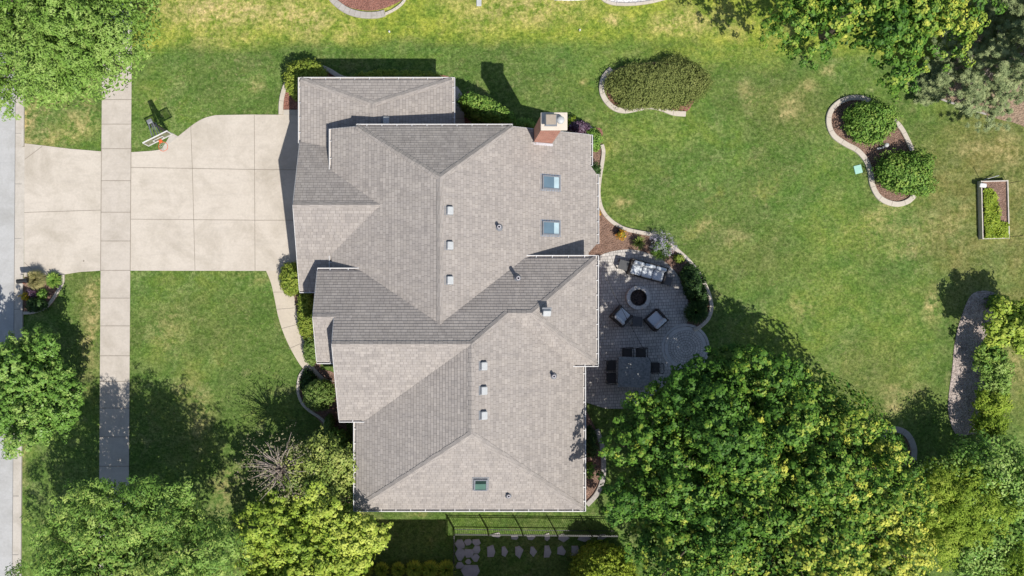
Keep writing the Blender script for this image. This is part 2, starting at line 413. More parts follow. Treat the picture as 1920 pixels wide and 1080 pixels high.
MT['door'] = M_simple('garage_door_paint', (.62, .57, .50), rough=.6)
m, t, b = new_mat('window_glass'); b.inputs['Base Color'].default_value = c4((.02, .03, .035)); b.inputs['Roughness'].default_value = .05; MT['glass'] = m
def M_sky(name, c):
    m, t, b = new_mat(name); b.inputs['Roughness'].default_value = .08; b.inputs['Specular IOR Level'].default_value = .6
    f = ramp(t, noise(t, objco(t), 1.2, 2), .4, .6)
    t.links.new(mix(t, f, c, tuple(x * .85 for x in c)), b.inputs['Base Color']); return m
MT['sky_blue'] = M_sky('blue_skylight_glass', (.12, .185, .235))
MT['sky_pale'] = M_sky('pale_well_glass', (.42, .54, .58))
MT['sky_green'] = M_sky('green_skylight_glass', (.022, .045, .040))
MT['sky_green_pale'] = M_sky('green_well_glass', (.10, .19, .155))

MT['lf_maple'] = M_leaf('maple_leaf', (0.04, 0.11, 0.016), (0.115, 0.235, 0.03), (0.54,0.55,0.085), p1=.5, p2=.86)
MT['lf_ash'] = M_leaf('ash_leaf', (0.1, 0.2, 0.026), (0.185, 0.315, 0.055), (0.33, 0.45, 0.12), p1=.5)
MT['lf_oak'] = M_leaf('oak_leaf', (0.075, 0.165, 0.026), (0.15, 0.29, 0.05), (0.34, 0.46, 0.12), rough=.38, p1=.5)
MT['lf_pale'] = M_leaf('pale_oak_leaf', (0.07, 0.155, 0.026), (0.16, 0.285, 0.05), (0.4, 0.49, 0.12), p1=.45)
MT['lf_lime'] = M_leaf('lime_maple_leaf', (0.13, 0.22, 0.024), (0.27, 0.38, 0.046), (0.5, 0.56, 0.1), p1=.45)
MT['lf_crab'] = M_leaf('crabapple_leaf', (0.1, 0.16, 0.03), (0.22, 0.3, 0.06), (0.4, 0.44, 0.12))
MT['lf_twig'] = M_leaf('bare_twig_leaf', (0.17, 0.14, 0.1), (0.28, 0.25, 0.16), (0.3, 0.36, 0.12))
MT['lf_hedge'] = M_leaf('hedge_leaf', (0.105, 0.17, 0.022), (0.215, 0.285, 0.042), (0.37, 0.42, 0.07), rough=.55)
MT['lf_juniper'] = M_leaf('juniper_leaf', (0.095, 0.125, 0.03), (0.18, 0.215, 0.058), (0.3, 0.33, 0.105), rough=.7)
MT['lf_box'] = M_leaf('boxwood_leaf', (0.07, 0.14, 0.026), (0.145, 0.23, 0.05), (0.28, 0.36, 0.11))
MT['lf_green'] = M_leaf('green_shrub_leaf', (0.07, 0.15, 0.025), (0.14, 0.27, 0.045), (0.3, 0.4, 0.08))
MT['lf_dark'] = M_leaf('dark_shrub_leaf', (0.018, 0.045, 0.014), (0.040, 0.085, 0.022), (0.085, 0.150, 0.040))
MT['lf_yellow'] = M_leaf('yellow_shrub_leaf', (0.11, 0.18, 0.016), (0.24, 0.33, 0.032), (0.42, 0.48, 0.06))
MT['lf_pine'] = M_leaf('pine_needle', (0.13, 0.175, 0.075), (0.25, 0.31, 0.135), (0.43, 0.47, 0.23), rough=.6, trans=.1)
MT['lf_sage'] = M_leaf('sage_flower', (0.160, 0.200, 0.140), (0.300, 0.290, 0.340), (0.440, 0.420, 0.500), rough=.8)
MT['lf_purple'] = M_leaf('purple_leaf', (0.040, 0.016, 0.030), (0.090, 0.045, 0.075), (0.280, 0.220, 0.280), rough=.5)
MT['lf_flower'] = M_leaf('orange_flower', (0.100, 0.160, 0.030), (0.550, 0.220, 0.020), (0.600, 0.500, 0.030), rough=.6)
MT['lf_straw'] = M_leaf('straw_blade', (0.169, 0.195, 0.058), (0.338, 0.312, 0.130), (0.546, 0.468, 0.234), rough=.8)
MT['lf_soft'] = M_leaf('soft_needle', (0.16, 0.26, 0.026), (0.28, 0.4, 0.045), (0.42, 0.5, 0.08), rough=.7, trans=.3)

# ------------------------------------------------------------------ foliage
def leaf_mesh(name, P, Nn, size, tone, mat, parent=None, ratio=.55, fold=.18, rng=None, core=None, T=None):
    rng = rng or np.random.default_rng(1)
    n = len(P)
    Nn = Nn / np.linalg.norm(Nn, axis=1, keepdims=True)
    if T is None: T = rng.normal(size=(n, 3))
    T = T - Nn * (T * Nn).sum(1, keepdims=True); T /= np.linalg.norm(T, axis=1, keepdims=True) + 1e-9
    B = np.cross(Nn, T)
    s = size[:, None]
    up = Nn * s * fold
    V = np.empty((n, 4, 3))
    V[:, 0] = P - T * s * .5; V[:, 1] = P + B * s * .5 * ratio + up; V[:, 2] = P + T * s * .5; V[:, 3] = P - B * s * .5 * ratio + up
    V = V.reshape(-1, 3)
    nv, nf = len(V), n
    loops = np.arange(nv); starts = np.arange(nf) * 4; tot = np.full(nf, 4); tn = tone.astype(np.float32)
    if core is not None:
        cv, cf = core
        V = np.vstack([V, np.array(cv)]); cl = np.array(cf).ravel() + nv
        k = len(cf[0])
        starts = np.concatenate([starts, len(loops) + np.arange(len(cf)) * k]); tot = np.concatenate([tot, np.full(len(cf), k)])
        loops = np.concatenate([loops, cl]); tn = np.concatenate([tn, np.full(len(cf), .1, np.float32)])
    me = bpy.data.meshes.new(name)
    me.vertices.add(len(V)); me.vertices.foreach_set('co', V.astype(np.float32).ravel())
    me.loops.add(len(loops)); me.loops.foreach_set('vertex_index', loops.astype(np.int32))
    me.polygons.add(len(starts)); me.polygons.foreach_set('loop_start', starts.astype(np.int32)); me.polygons.foreach_set('loop_total', tot.astype(np.int32))
    me.update(calc_edges=True); me.validate()
    at = me.attributes.new('tone', 'FLOAT', 'FACE'); at.data.foreach_set('value', tn[:len(me.polygons)])
    me.materials.append(mat)
    o = bpy.data.objects.new(name, me); COL.objects.link(o)
    if parent is not None: o.parent = parent
    return o

def sphere_dirs(n, rng, zmin=-1.0):
    z = rng.uniform(zmin, 1, n); a = rng.uniform(0, 2 * np.pi, n); r = np.sqrt(1 - z * z)
    return np.stack([r * np.cos(a), r * np.sin(a), z], 1)

def tree(name, label, ctr, rad, mat, seed, group=None, lobes=40, lobe_r=1.5, twigs=40, per=14, leaf=.2, spread=.26, ratio=.6,
         bark='bark', trunk_r=.22, zmin=-.35, tone_w=.5, flat=1.1, tip=0.0, cat='tree', inner=.15, base=None, limb_n=12, gap=0.0, extra=(), tj=(.14, .16, .10), outline=None, sun_tgrad=None, tipc=.15, upr=.9):
    """tapered trunk, limbs out to every clump, leaves in twig rosettes on the clumps"""
    rng = np.random.default_rng(seed)
    c = np.array(ctr, float); R = np.array(rad, float)
    bx, by = (c[0], c[1]) if base is None else base
    root = empty(name, (bx, by, 0), 0, label, cat, group)
    off = np.array([bx, by, 0.])
    # clump centres, spread evenly then shaken
    i = np.arange(lobes) + .5
    zz = 1 - (1 - zmin) * i / lobes; a = i * 2.39996 + rng.uniform(0, 6)
    rr = np.sqrt(np.maximum(0, 1 - zz * zz))
    D = np.stack([rr * np.cos(a), rr * np.sin(a), zz], 1) + rng.normal(0, .12, (lobes, 3)) * [1, 1, 1.3]
    k = rng.uniform(.70, 1.0, lobes)[:, None]
    LC = c + D * R * k
    for c2, R2, n2 in extra:
        LC = np.vstack([LC, np.array(c2) + sphere_dirs(n2, rng, -.3) * np.array(R2) * rng.uniform(.55, 1, (n2, 1))])
    lobes = len(LC)
    LR = lobe_r * rng.uniform(.65, 1.3, lobes)
    keep = rng.uniform(size=lobes) > gap
    LC, LR = LC[keep], LR[keep]; lobes = len(LC)
    def inside(Q, soft):
        # is a point within the crown's outline (outline points are given at the crown's mid height)
        pz = [G(u, v, c[2]) for u, v in outline]; k_ = (H - c[2]) / (H - Q[:, 2]); x, y = Q[:, 0] * k_, Q[:, 1] * k_
        x = x + rng.normal(0, soft, len(x)); y = y + rng.normal(0, soft, len(y))
        r_ = np.zeros(len(x), bool)
        for a_, b_ in zip(pz, pz[1:] + pz[:1]):
            hit = ((a_.y > y) != (b_.y > y)) & (x < (b_.x - a_.x) * (y - a_.y) / ((b_.y - a_.y) + 1e-12) + a_.x); r_ ^= hit
        return r_
    if outline:
        kp = inside(LC, .0); LC, LR = LC[kp], LR[kp]; lobes = len(LC)
    P, Nn, TN, SZ = [], [], [], []
    for j in range(lobes):
        n = max(4, int(twigs * (LR[j] / lobe_r) ** 2))
        d = sphere_dirs(n, rng, -.25)
        rad_ = np.array([LC[j][0] - c[0], LC[j][1] - c[1], 0.]); rad_ /= np.linalg.norm(rad_) + 1e-6
        e_ = d * LR[j] * rng.uniform(.5, 1.1, (n, 1)) * np.array([1, 1, upr]); e_ = e_ + rad_ * (e_ @ rad_)[:, None] * .45
        q = LC[j] + e_
        if outline:
            kp = inside(q, .13); q, d = q[kp], d[kp]; n = len(q)
            if not n: continue
        lt = rng.normal(0, tj[0])
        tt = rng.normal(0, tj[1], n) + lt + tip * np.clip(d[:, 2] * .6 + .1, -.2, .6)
        if sun_tgrad: tt = tt + (q[:, 0] - c[0]) / R[0] * sun_tgrad[0] + (q[:, 1] - c[1]) / R[1] * sun_tgrad[1]  # paints sunlight into the leaf colour: yellower sunward side, darker far side
        sz = rng.uniform(.75, 1.35, (n, 1)) * spread
        for m_ in range(per):
            u_ = sphere_dirs(n, rng, -.5); o = u_ * sz * rng.uniform(.55, 1.1, (n, 1)) * [1, 1, .8]
            P.append(q + o)
            nn = u_ * .75 + d * .75 + [0, 0, flat * .45] + rng.normal(0, .2, (n, 3))
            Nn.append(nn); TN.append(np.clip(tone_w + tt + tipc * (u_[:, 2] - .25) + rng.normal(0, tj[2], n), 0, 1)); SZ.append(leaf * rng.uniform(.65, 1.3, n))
    ni = int(inner * lobes * twigs * per)
    if ni:
        d = sphere_dirs(ni, rng, zmin)
        P.append(c + d * R * (rng.uniform(0.05, .74, (ni, 1)) ** .6)); Nn.append(d + rng.normal(0, .5, (ni, 3)) + [0, 0, .5])
        TN.append(np.clip(rng.normal(tone_w, .25, ni), 0, 1)); SZ.append(leaf * 1.7 * rng.uniform(.7, 1.3, ni))
    P = np.vstack(P) - off; ok = P[:, 2] > .12
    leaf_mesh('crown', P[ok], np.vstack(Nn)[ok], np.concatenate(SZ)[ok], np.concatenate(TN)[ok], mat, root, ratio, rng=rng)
    mb = MB(); lc = c - off
    h0 = max(.8, lc[2] - R[2] * .55)
    top = Vector((lc[0], lc[1], lc[2] + R[2] * .45))
    mb.tube([(0, 0, -.1), (0, 0, .25), (lc[0] * .3, lc[1] * .3, h0), (lc[0] * .7, lc[1] * .7, (h0 + top.z) / 2), top], [trunk_r * 1.5, trunk_r * 1.1, trunk_r * .9, trunk_r * .5, trunk_r * .12], 10)
    for j in range(min(lobes, limb_n * 4)):
        e = Vector(LC[j] - off)
        s0 = rng.uniform(.15, .75)
        st = Vector((lc[0] * .5, lc[1] * .5, h0 + (top.z - h0) * s0 * .6))
        md = st.lerp(e, .5) + Vector((rng.normal(0, .15), rng.normal(0, .15), rng.uniform(.0, .4)))
        mb.tube([st, md, e], [trunk_r * .36, trunk_r * .22, trunk_r * .06], 6, cap=False)
    mb.build('trunk', MT[bark], root)
    return root

def core_shape(R, sub=2):
    bm = bmesh.new(); bmesh.ops.create_icosphere(bm, subdivisions=sub, radius=1)
    vs = [(v.co.x * R[0], v.co.y * R[1], v.co.z * R[2]) for v in bm.verts]; fs = [[v.index for v in f.verts] for f in bm.faces]
    bm.free(); return vs, fs

def shrub(name, label, u, v, rx, ry, h, mat, seed, n=2600, leaf=.07, lump=.12, rot=0, cat='shrub', group=None, ratio=.6, box=2.0, core=.80, outw=.9, tone=.5, rnd=.45, tuf=1.0, ragged=.035, dent=0.0):
    """clipped or natural bush: leaves over a lumpy rounded body; rx, ry in photo pixels, h in metres"""
    rng = np.random.default_rng(seed)
    g = G(u, v, h * .55); k = (1 - h * .55 / H) / S
    RX, RY, RZ = rx * k, ry * k, h * .56
    d = sphere_dirs(n, rng, -.75)
    ph = rng.uniform(0, 6.28, (6, 1)); fr = rng.normal(0, 3.2, (6, 3))
    lum = np.sin(d @ fr.T + ph.T).mean(1) * lump * 2
    e = box
    sc_ = (np.abs(d) ** e).sum(1) ** (-1 / e)
    body = d * sc_[:, None] * (1 + lum[:, None]) * (rng.uniform(.86, 1.06, (n, 1)))
    m_ = max(1, n // 9); tf = leaf * tuf; idx = rng.integers(0, m_, n); u_ = sphere_dirs(n, rng, -.6)
    P = (body * [RX, RY, RZ] * (1 + rng.normal(0, ragged, (n, 1))))[idx] + u_ * tf * rng.uniform(.5, 1.15, (n, 1)) + [0, 0, h * .46]
    d = d[idx]
    Nn = d * outw * .7 + u_ * .7 + rng.normal(0, rnd * .6, (n, 3)) + [0, 0, .25]
    if dent:
        sh = np.exp(-((P[:, 0] / RX + .12) / .34) ** 2); P[:, 1] -= sh * dent * RY * np.clip(P[:, 1] / RY + .35, 0, 1.4)
        P[:, 1] += sh * dent * .35 * RY * np.clip(-P[:, 1] / RY, 0, 1)
    c, s_ = math.cos(rot), math.sin(rot); Rm = np.array([[c, -s_, 0], [s_, c, 0], [0, 0, 1]])
    P = P @ Rm.T; Nn = Nn @ Rm.T
    d0_ = body / np.linalg.norm(body, axis=1, keepdims=True); lt = np.sin(d0_ @ (fr[::-1] * 1.7).T + ph.T).mean(1) * .35
    tn = np.clip(tone + lt[idx] * .8 + rng.normal(0, .16, m_)[idx] + rng.normal(0, .12, n) + .12 * u_[:, 2], 0, 1)
    ok = P[:, 2] > .01
    cr = None
    if core:
        cv, cf = core_shape((RX * core, RY * core, RZ * core)); cv = (np.array(cv)) 
        dd = cv / np.linalg.norm(cv / [RX * core, RY * core, RZ * core], axis=1, keepdims=True)
        un = cv / [RX * core, RY * core, RZ * core]; f2 = (np.abs(un) ** e).sum(1) ** (-1 / e)
        cv = un * f2[:, None] * [RX * core, RY * core, RZ * core] @ Rm.T + [0, 0, h * .46]
        cv[:, 2] = np.maximum(cv[:, 2], .0); cr = (cv, cf)
    o = leaf_mesh(name, P[ok], Nn[ok], leaf * rng.uniform(.7, 1.35, ok.sum()), tn[ok], mat, None, ratio, rng=rng, core=cr)
    o.location = (g.x, g.y, 0)
    return tag(o, label, cat, group)

def tuft(name, label, u, v, r, h, mat, seed, n=500, wid=.02, cat='plant', group=None, arch=.7, tone=.5):
    """plant of blades arching out from its middle"""
    rng = np.random.default_rng(seed); k = 1 / S
    g = G(u, v, h * .4)
    a = rng.uniform(0, 6.283, n); rr = r * k * rng.uniform(.35, 1.05, n); hh = h * rng.uniform(.5, 1.05, n)
    V = np.empty((n, 3, 4, 3))
    dx, dy = np.cos(a), np.sin(a); wx, wy = -dy * wid / 2, dx * wid / 2
    prof = [(.05, 0.0, 1.0), (.38, .75, 1.0), (.75, .95, .8), (1.0, 1 - arch * .5, .15)]
    for i in range(3):
        for j, (q, sgn) in enumerate(((i, 1), (i, -1), (i + 1, -1), (i + 1, 1))):
            f, z, w_ = prof[q]
            V[:, i, j, 0] = dx * rr * f + wx * sgn * w_; V[:, i, j, 1] = dy * rr * f + wy * sgn * w_; V[:, i, j, 2] = hh * z
    V = V.reshape(-1, 3); nf = n * 3
    me = bpy.data.meshes.new(name)
    me.from_pydata([tuple(x) for x in V], [], [(4 * i, 4 * i + 1, 4 * i + 2, 4 * i + 3) for i in range(nf)])
    at = me.attributes.new('tone', 'FLOAT', 'FACE'); at.data.foreach_set('value', np.clip(np.repeat(rng.normal(tone, .25, n), 3), 0, 1).astype(np.float32))
    me.materials.append(mat)
    o = bpy.data.objects.new(name, me); COL.objects.link(o); o.location = (g.x, g.y, 0)
    return tag(o, label, cat, group)

# ------------------------------------------------------------------ ground and paving
def vnoise(x, y, s, seed):
    r = np.random.default_rng(seed); g = r.uniform(0, 1, (256, 256))
    X, Y = x / s + 1000, y / s + 1000
    xi, yi = np.floor(X).astype(int), np.floor(Y).astype(int); fx, fy = X - xi, Y - yi
    fx = fx * fx * (3 - 2 * fx); fy = fy * fy * (3 - 2 * fy)
    q = lambda a, b: g[a % 256, b % 256]
    return (q(xi, yi) * (1 - fx) + q(xi + 1, yi) * fx) * (1 - fy) + (q(xi, yi + 1) * (1 - fx) + q(xi + 1, yi + 1) * fx) * fy
def make_ground():
    xs = np.concatenate([[-400, -150, -70, -40], np.arange(-28, 36.01, .25), [45, 75, 160, 400]])
    ys = np.concatenate([[-400, -150, -70, -35], np.arange(-19, 20.01, .25), [30, 70, 160, 400]])
    X, Y = np.meshgrid(xs, ys); U = X * S + U0; Vv = V0 - Y * S
    warp = (vnoise(X, Y, 2.2, 3) - .5) * 34 + (vnoise(X, Y, .8, 4) - .5) * 18
    def blobs(L):
        a = np.zeros_like(X)
        for u, v, ru, rv, s in L:
            d = np.sqrt(((U - u + warp) / ru) ** 2 + ((Vv - v + warp * .5) / rv) ** 2)
            a = np.maximum(a, s * np.clip(1.45 - d, 0, 1))
        return a
    def smooth(e0, e1, x): t_ = np.clip((x - e0) / (e1 - e0), 0, 1); return t_ * t_ * (3 - 2 * t_)
    # the neighbour's lawn to the north is yellower, with a fairly clear mowing line
    line = 84 + 6 * np.sin(U / 170.) - 14 * np.exp(-((U - 1230) / 110.) ** 2) + np.where(U > 1400, (U - 1400) * .10, 0) + warp * .5
    north = 1 - smooth(-16, 18, Vv - line)
    yel = north * (U > 240)
    yel = np.maximum(yel, .55 * blobs([(1350, 90, 130, 40, 1), (1240, 250, 90, 28, .5), (1160, 300, 40, 120, .35), (1600, 440, 70, 60, .5), (1560, 560, 80, 90, .35), (1500, 640, 90, 70, .3), (1680, 620, 60, 80, .4), (1200, 150, 130, 80, .2)]))
    dry = blobs([(420, 16, 120, 36, .95), (560, 30, 60, 34, .8), (980, 10, 140, 34, .7), (900, 40, 50, 24, .45), (1270, 40, 70, 26, .75), (1345, 40, 40, 24, .5), (1155, 40, 14, 10, .9), (650, 60, 40, 20, .5),
                 (58, 235, 14, 45, .9), (150, 240, 40, 36, .55), (100, 260, 60, 20, .55), (178, 200, 16, 60, .6), (178, 600, 14, 90, .7), (165, 640, 14, 60, .6), (100, 520, 40, 20, .3), (52, 860, 8, 60, .4),
                 (1830, 283, 40, 14, .5), (1880, 265, 14, 30, .5), (1800, 430, 20, 60, .25), (1905, 300, 14, 50, .4), (1745, 420, 40, 50, .2), (1660, 400, 40, 50, .35),
                 (1480, 190, 30, 22, .45), (1475, 215, 16, 16, .7), (1510, 160, 18, 14, .5), (1545, 130, 14, 12, .5), (1100, 250, 26, 18, .7), (1120, 270, 12, 40, .5), (1410, 180, 14, 20, .4), (1180, 385, 14, 10, .8), (1096, 157, 6, 5, .6),
                 (1370, 440, 22, 22, .3), (1320, 420, 20, 14, .4), (1500, 580, 26, 26, .28), (1690, 470, 26, 18, .3), (1665, 760, 26, 16, .6), (1690, 730, 40, 18, .4), (1750, 570, 12, 34, .7), (1860, 700, 16, 60, .5), (1890, 690, 30, 40, .4),
                 (320, 620, 30, 50, .3), (360, 770, 24, 60, .4), (340, 730, 18, 20, .4), (430, 920, 24, 50, .5), (500, 520, 60, 10, .3), (400, 70, 80, 20, .4), (490, 165, 18, 14, .4), (690, 970, 14, 6, .5), (795, 968, 12, 5, .6)])
    fle = np.clip(blobs([(390, 170, 140, 110, .75), (120, 230, 80, 60, 1), (360, 600, 120, 110, .40), (150, 580, 40, 70, .6), (1450, 300, 260, 220, .3), (1700, 420, 140, 160, .5), (1860, 420, 90, 260, .3), (1500, 620, 260, 160, .3), (1480, 200, 60, 40, .6)]), 0, 1)
    lush = blobs([(640, 95, 120, 10, .5), (1230, 90, 120, 10, .7), (1120, 180, 10, 60, .4), (1560, 390, 60, 90, .3), (1650, 395, 60, 16, .6), (1620, 350, 16, 60, .6), (1740, 230, 40, 40, .4), (1760, 480, 20, 60, .5), (1740, 740, 30, 110, .6), (1300, 190, 60, 50, .25), (1450, 250, 80, 70, .2), (265, 620, 20, 120, .5), (300, 700, 60, 40, .3), (330, 225, 40, 20, .5), (480, 560, 40, 60, .35), (590, 700, 60, 40, .3), (420, 600, 60, 50, .25), (760, 966, 60, 8, .6)])
    lush = np.maximum(lush, .4 * np.exp(-((Vv - line - 16) / 8.) ** 2) * (U > 300) * (U < 1500))
    olive = blobs([(1870, 290, 120, 90, .95), (1800, 340, 80, 90, .85), (1810, 450, 80, 120, .85), (1900, 420, 90, 160, .9), (1890, 560, 60, 60, .8), (1890, 700, 40, 90, .7), (1760, 400, 40, 80, .5), (1640, 720, 120, 70, .3), (60, 300, 60, 60, .4), (170, 600, 26, 130, .45), (1400, 470, 110, 60, .28), (1480, 200, 90, 60, .35), (360, 610, 90, 80, .25), (350, 760, 40, 90, .35)])
    ny, nx = X.shape
    verts = np.stack([X, Y, np.zeros_like(X)], -1).reshape(-1, 3)
    idx = np.arange(nx * ny).reshape(ny, nx)
    F = np.stack([idx[:-1, :-1], idx[:-1, 1:], idx[1:, 1:], idx[1:, :-1]], -1).reshape(-1, 4)
    me = bpy.data.meshes.new('ground')
    me.from_pydata(verts.tolist(), [], F.tolist())
    for nm, a in (('dry', dry), ('yellow', yel), ('fleck', fle), ('lush', lush), ('olive', olive)):
        at = me.attributes.new(nm, 'FLOAT', 'POINT'); at.data.foreach_set('value', a.ravel().astype(np.float32))
    me.materials.append(MT['grass'])
    o = bpy.data.objects.new('ground', me); COL.objects.link(o); tag(o, kind='structure')
make_ground()

def edge(v, u0, slope=-.0068): return u0 + slope * (v - 300)      # the street side is turned by under half a degree
def seg(mb, a, b, w_, z, mi):
    a, b = G(*a), G(*b); d = (b - a).normalized(); n = Vector((-d.y, d.x, 0)) * w_ / 2
    mb.sheet([a - n, b - n, b + n, a + n], z, mi)

VT, VB = -700, 1900
mb = MB(); mb.sheet(raw([(-500, VT), (edge(VT, 28), VT), (edge(VB, 28), VB), (-500, VB)]), .006)
tag(mb.build('road', MT['asphalt']), kind='structure')
mb = MB()                                                        # gutter pan and kerb
mb.sheet(raw([(edge(VT, 28.5), VT), (edge(VT, 42), VT), (edge(VB, 42), VB), (edge(VB, 28.5), VB)]), .012, 0)
for a, b_ in ((VT, 275), (515, VB)):
    mb.prism(raw([(edge(a, 41.5), a), (edge(a, 46), a), (edge(b_, 46), b_), (edge(b_, 41.5), b_)]), .0, .11, 0)
mb.sheet(raw([(edge(275, 41.5), 275.5), (edge(275, 46.4), 275.5), (edge(515, 46.4), 514.5), (edge(515, 41.5), 514.5)]), .02, 0)
seg(mb, (edge(VT, 28.5), VT), (edge(VB, 28.5), VB), .03, .017, 1)
for v in (-40, 72, 250, 345, 447, 580, 700, 805, 930, 1040): seg(mb, (edge(v, 28.5), v), (edge(v, 41.5), v), .02, .022, 1)
tag(mb.build('kerb', [MT['kerb'], MT['joint_dark']]), kind='structure')

mb = MB()                                                        # pavement
mb.sheet(raw([(edge(VT, 190.5), VT), (edge(VT, 246), VT), (edge(VB, 246), VB), (edge(VB, 190.5), VB)]), .03, 0)
for v in (-20, 34, 84, 135, 187, 233, 279, 339, 398, 452, 507, 559, 611, 667, 715, 765, 819, 874, 930, 985, 1040): seg(mb, (edge(v, 190.5), v), (edge(v, 246), v), .03, .036, 1)
for u in (190.5, 246): seg(mb, (edge(270, u), 270), (edge(508, u), 508), .035, .036, 1)
tag(mb.build('sidewalk', [MT['walk'], MT['joint']]), kind='structure')

mb = MB()                                                        # driveway: apron and main slab
mb.sheet(raw([(46.5, 269), (85, 273.5), (130, 279), (191, 284), (189.3, 507.5), (150, 510), (118, 515), (45.5, 519)]), .026, 0)
cur = px([(246, 285.5), (270, 284), (292, 282), (306, 278), (322, 266), (345, 247), (366, 231), (385, 221), (405, 216)], 5)
mb.sheet(cur + raw([(470, 215), (545, 215.5), (600, 216), (600, 507.5), (500, 508), (244.8, 507.5)]), .026, 0)
for a, b_ in (((46, 398.5), (190, 394)), ((47, 299), (79, 275)), ((46, 492), (60, 505)), ((246, 314), (363, 316)), ((363, 316), (478, 318)), ((478, 318), (600, 319)), ((245, 411), (363, 412)), ((363, 412), (478, 413)), ((478, 413), (600, 413)),
              ((358, 237), (361, 317)), ((361, 317), (366, 507)), ((477, 216), (478.5, 508))): seg(mb, a, b_, .026, .032, 1)
mb.sheet(px([(157, 487.5), (159, 489), (157.5, 491), (155.8, 489.5)], 3, True), .033, 1)
tag(mb.build('driveway', [MT['drive'], MT['joint']]), kind='structure')

mb = MB()                                                        # curved walk to the porch
wl = px([(499, 507.5), (508, 530), (515, 560), (521, 590), (530, 620), (543, 650), (560, 680), (570, 693)], 5)
wr = px([(632, 716), (608, 708), (590, 689), (585, 684), (577, 668), (572, 648), (567, 628), (560, 604), (555, 578), (551, 552), (546, 530), (530, 507.5)], 5)
mb.sheet(wl + raw([(600, 712)]) + wr, .028, 0)
for a, b_ in (((519, 580), (557, 577)), ((528, 616), (567, 606)), ((542, 654), (573, 640)), ((566, 693), (590, 680)), ((512, 548), (550, 547))): seg(mb, a, b_, .022, .034, 1)
tag(mb.build('front_walk', [MT['front_walk'], MT['joint']]), kind='structure')
mb = MB(); mb.sheet(raw([(846, 160), (858, 163), (871, 183), (871, 245), (835, 245), (835, 165)]), .028, 0)
for v in (190, 205, 222): seg(mb, (840, v), (871, v), .022, .034, 1)
tag(mb.build('side_walk', [MT['walk'], MT['joint']]), kind='structure')

# ------------------------------------------------------------------ planting beds (mulch sheets) and their edging
bed_z = [.0060]
def bed(pts, mat, z=None, n=6, closed=True):
    bed_z[0] += .0011
    mb = MB(); mb.sheet(px(pts, n, closed), z or bed_z[0]); return tag(mb.build('mulch_bed', mat), kind='structure')
def curb(label, pts, wid=.22, h=.11, mat='edging', n=8, cuts=0, group=None, closed=False):
    mb = MB(); L = px(pts, n, closed)
    if closed: L.append(L[0])
    mb.ribbon(L, wid, 0, h)
    if cuts:
        step = max(2, len(L) // cuts)
        for i in range(step, len(L) - 1, step):
            d = (L[i + 1] - L[i - 1]).normalized(); nn = Vector((-d.y, d.x, 0)) * (wid / 2 - .015)
            e = d * .009
            mb.add([tuple(L[i] - nn - e + Vector((0, 0, h + .003))), tuple(L[i] + nn - e + Vector((0, 0, h + .003))), tuple(L[i] + nn + e + Vector((0, 0, h + .003))), tuple(L[i] - nn + e + Vector((0, 0, h + .003)))], [(0, 1, 2, 3)], 1)
    o = mb.build('bed_edging', [MT[mat], MT['joint']])
    return tag(o, label, 'edging', group)
bed([(530, 214), (533, 175), (545, 140), (570, 122), (605, 130), (650, 150), (650, 214), (590, 214)], MT['mulch_red'])
curb('pale kerb curving round the big clipped bush by the driveway corner', [(527, 215), (528, 190), (533, 168), (541, 150), (555, 132), (575, 122), (600, 126), (618, 133), (640, 146), (665, 152)], .24, cuts=9)
mb = MB(); mb.sheet(raw([(531, 206), (566, 206), (566, 215.5), (531, 215.5)]), .04); tag(mb.build('step_slab', MT['kerb']), kind='structure')
bed([(665, 150), (740, 140), (830, 141), (830, 152), (665, 156)], MT['mulch_red'])
bed([(540, 507), (566, 505), (600, 510), (600, 700), (585, 688), (572, 650), (560, 605), (553, 570), (548, 545)], MT['mulch'])
bed([(872, 180), (900, 185), (955, 225), (990, 245), (1060, 250), (1125, 240), (1125, 280), (1110, 300), (870, 300)], MT['mulch_red'])
bed([(1105, 235), (1126, 262), (1128, 290), (1124, 330), (1121, 370), (1130, 400), (1160, 425), (1210, 438), (1262, 466), (1300, 505), (1326, 545), (1332, 580), (1316, 608), (1286, 606), (1290, 570), (1280, 530), (1262, 505), (1230, 482), (1170, 470), (1100, 490), (1085, 400), (1085, 260)], MT['mulch'])
curb('pale kerb sweeping from the chimney side round to the patio bed', [(1128, 272), (1131, 285), (1128, 310), (1124, 335), (1122, 365), (1128, 392), (1143, 412), (1166, 427), (1190, 434), (1222, 441), (1250, 456), (1275, 474), (1298, 497), (1314, 520), (1327, 548), (1333, 575), (1327, 597), (1312, 612), (1300, 618)], .2, cuts=16)
curb('short pale kerb beside the chimney planting', [(1064, 224), (1083, 229), (1100, 236), (1112, 246)], .2)
# kidney bed under the long hedge
bed([(1132, 160), (1140, 142), (1165, 125), (1215, 118), (1265, 116), (1300, 135), (1306, 165), (1298, 196), (1278, 212), (1230, 203), (1180, 207), (1150, 198)], MT['mulch_red'])
curb('pale kidney shaped kerb in front of the long juniper hedge', [(1146, 130), (1134, 142), (1128, 158), (1129, 176), (1138, 192), (1153, 204), (1172, 208), (1195, 204), (1217, 200), (1240, 204), (1262, 212), (1285, 214)], .27, cuts=10)
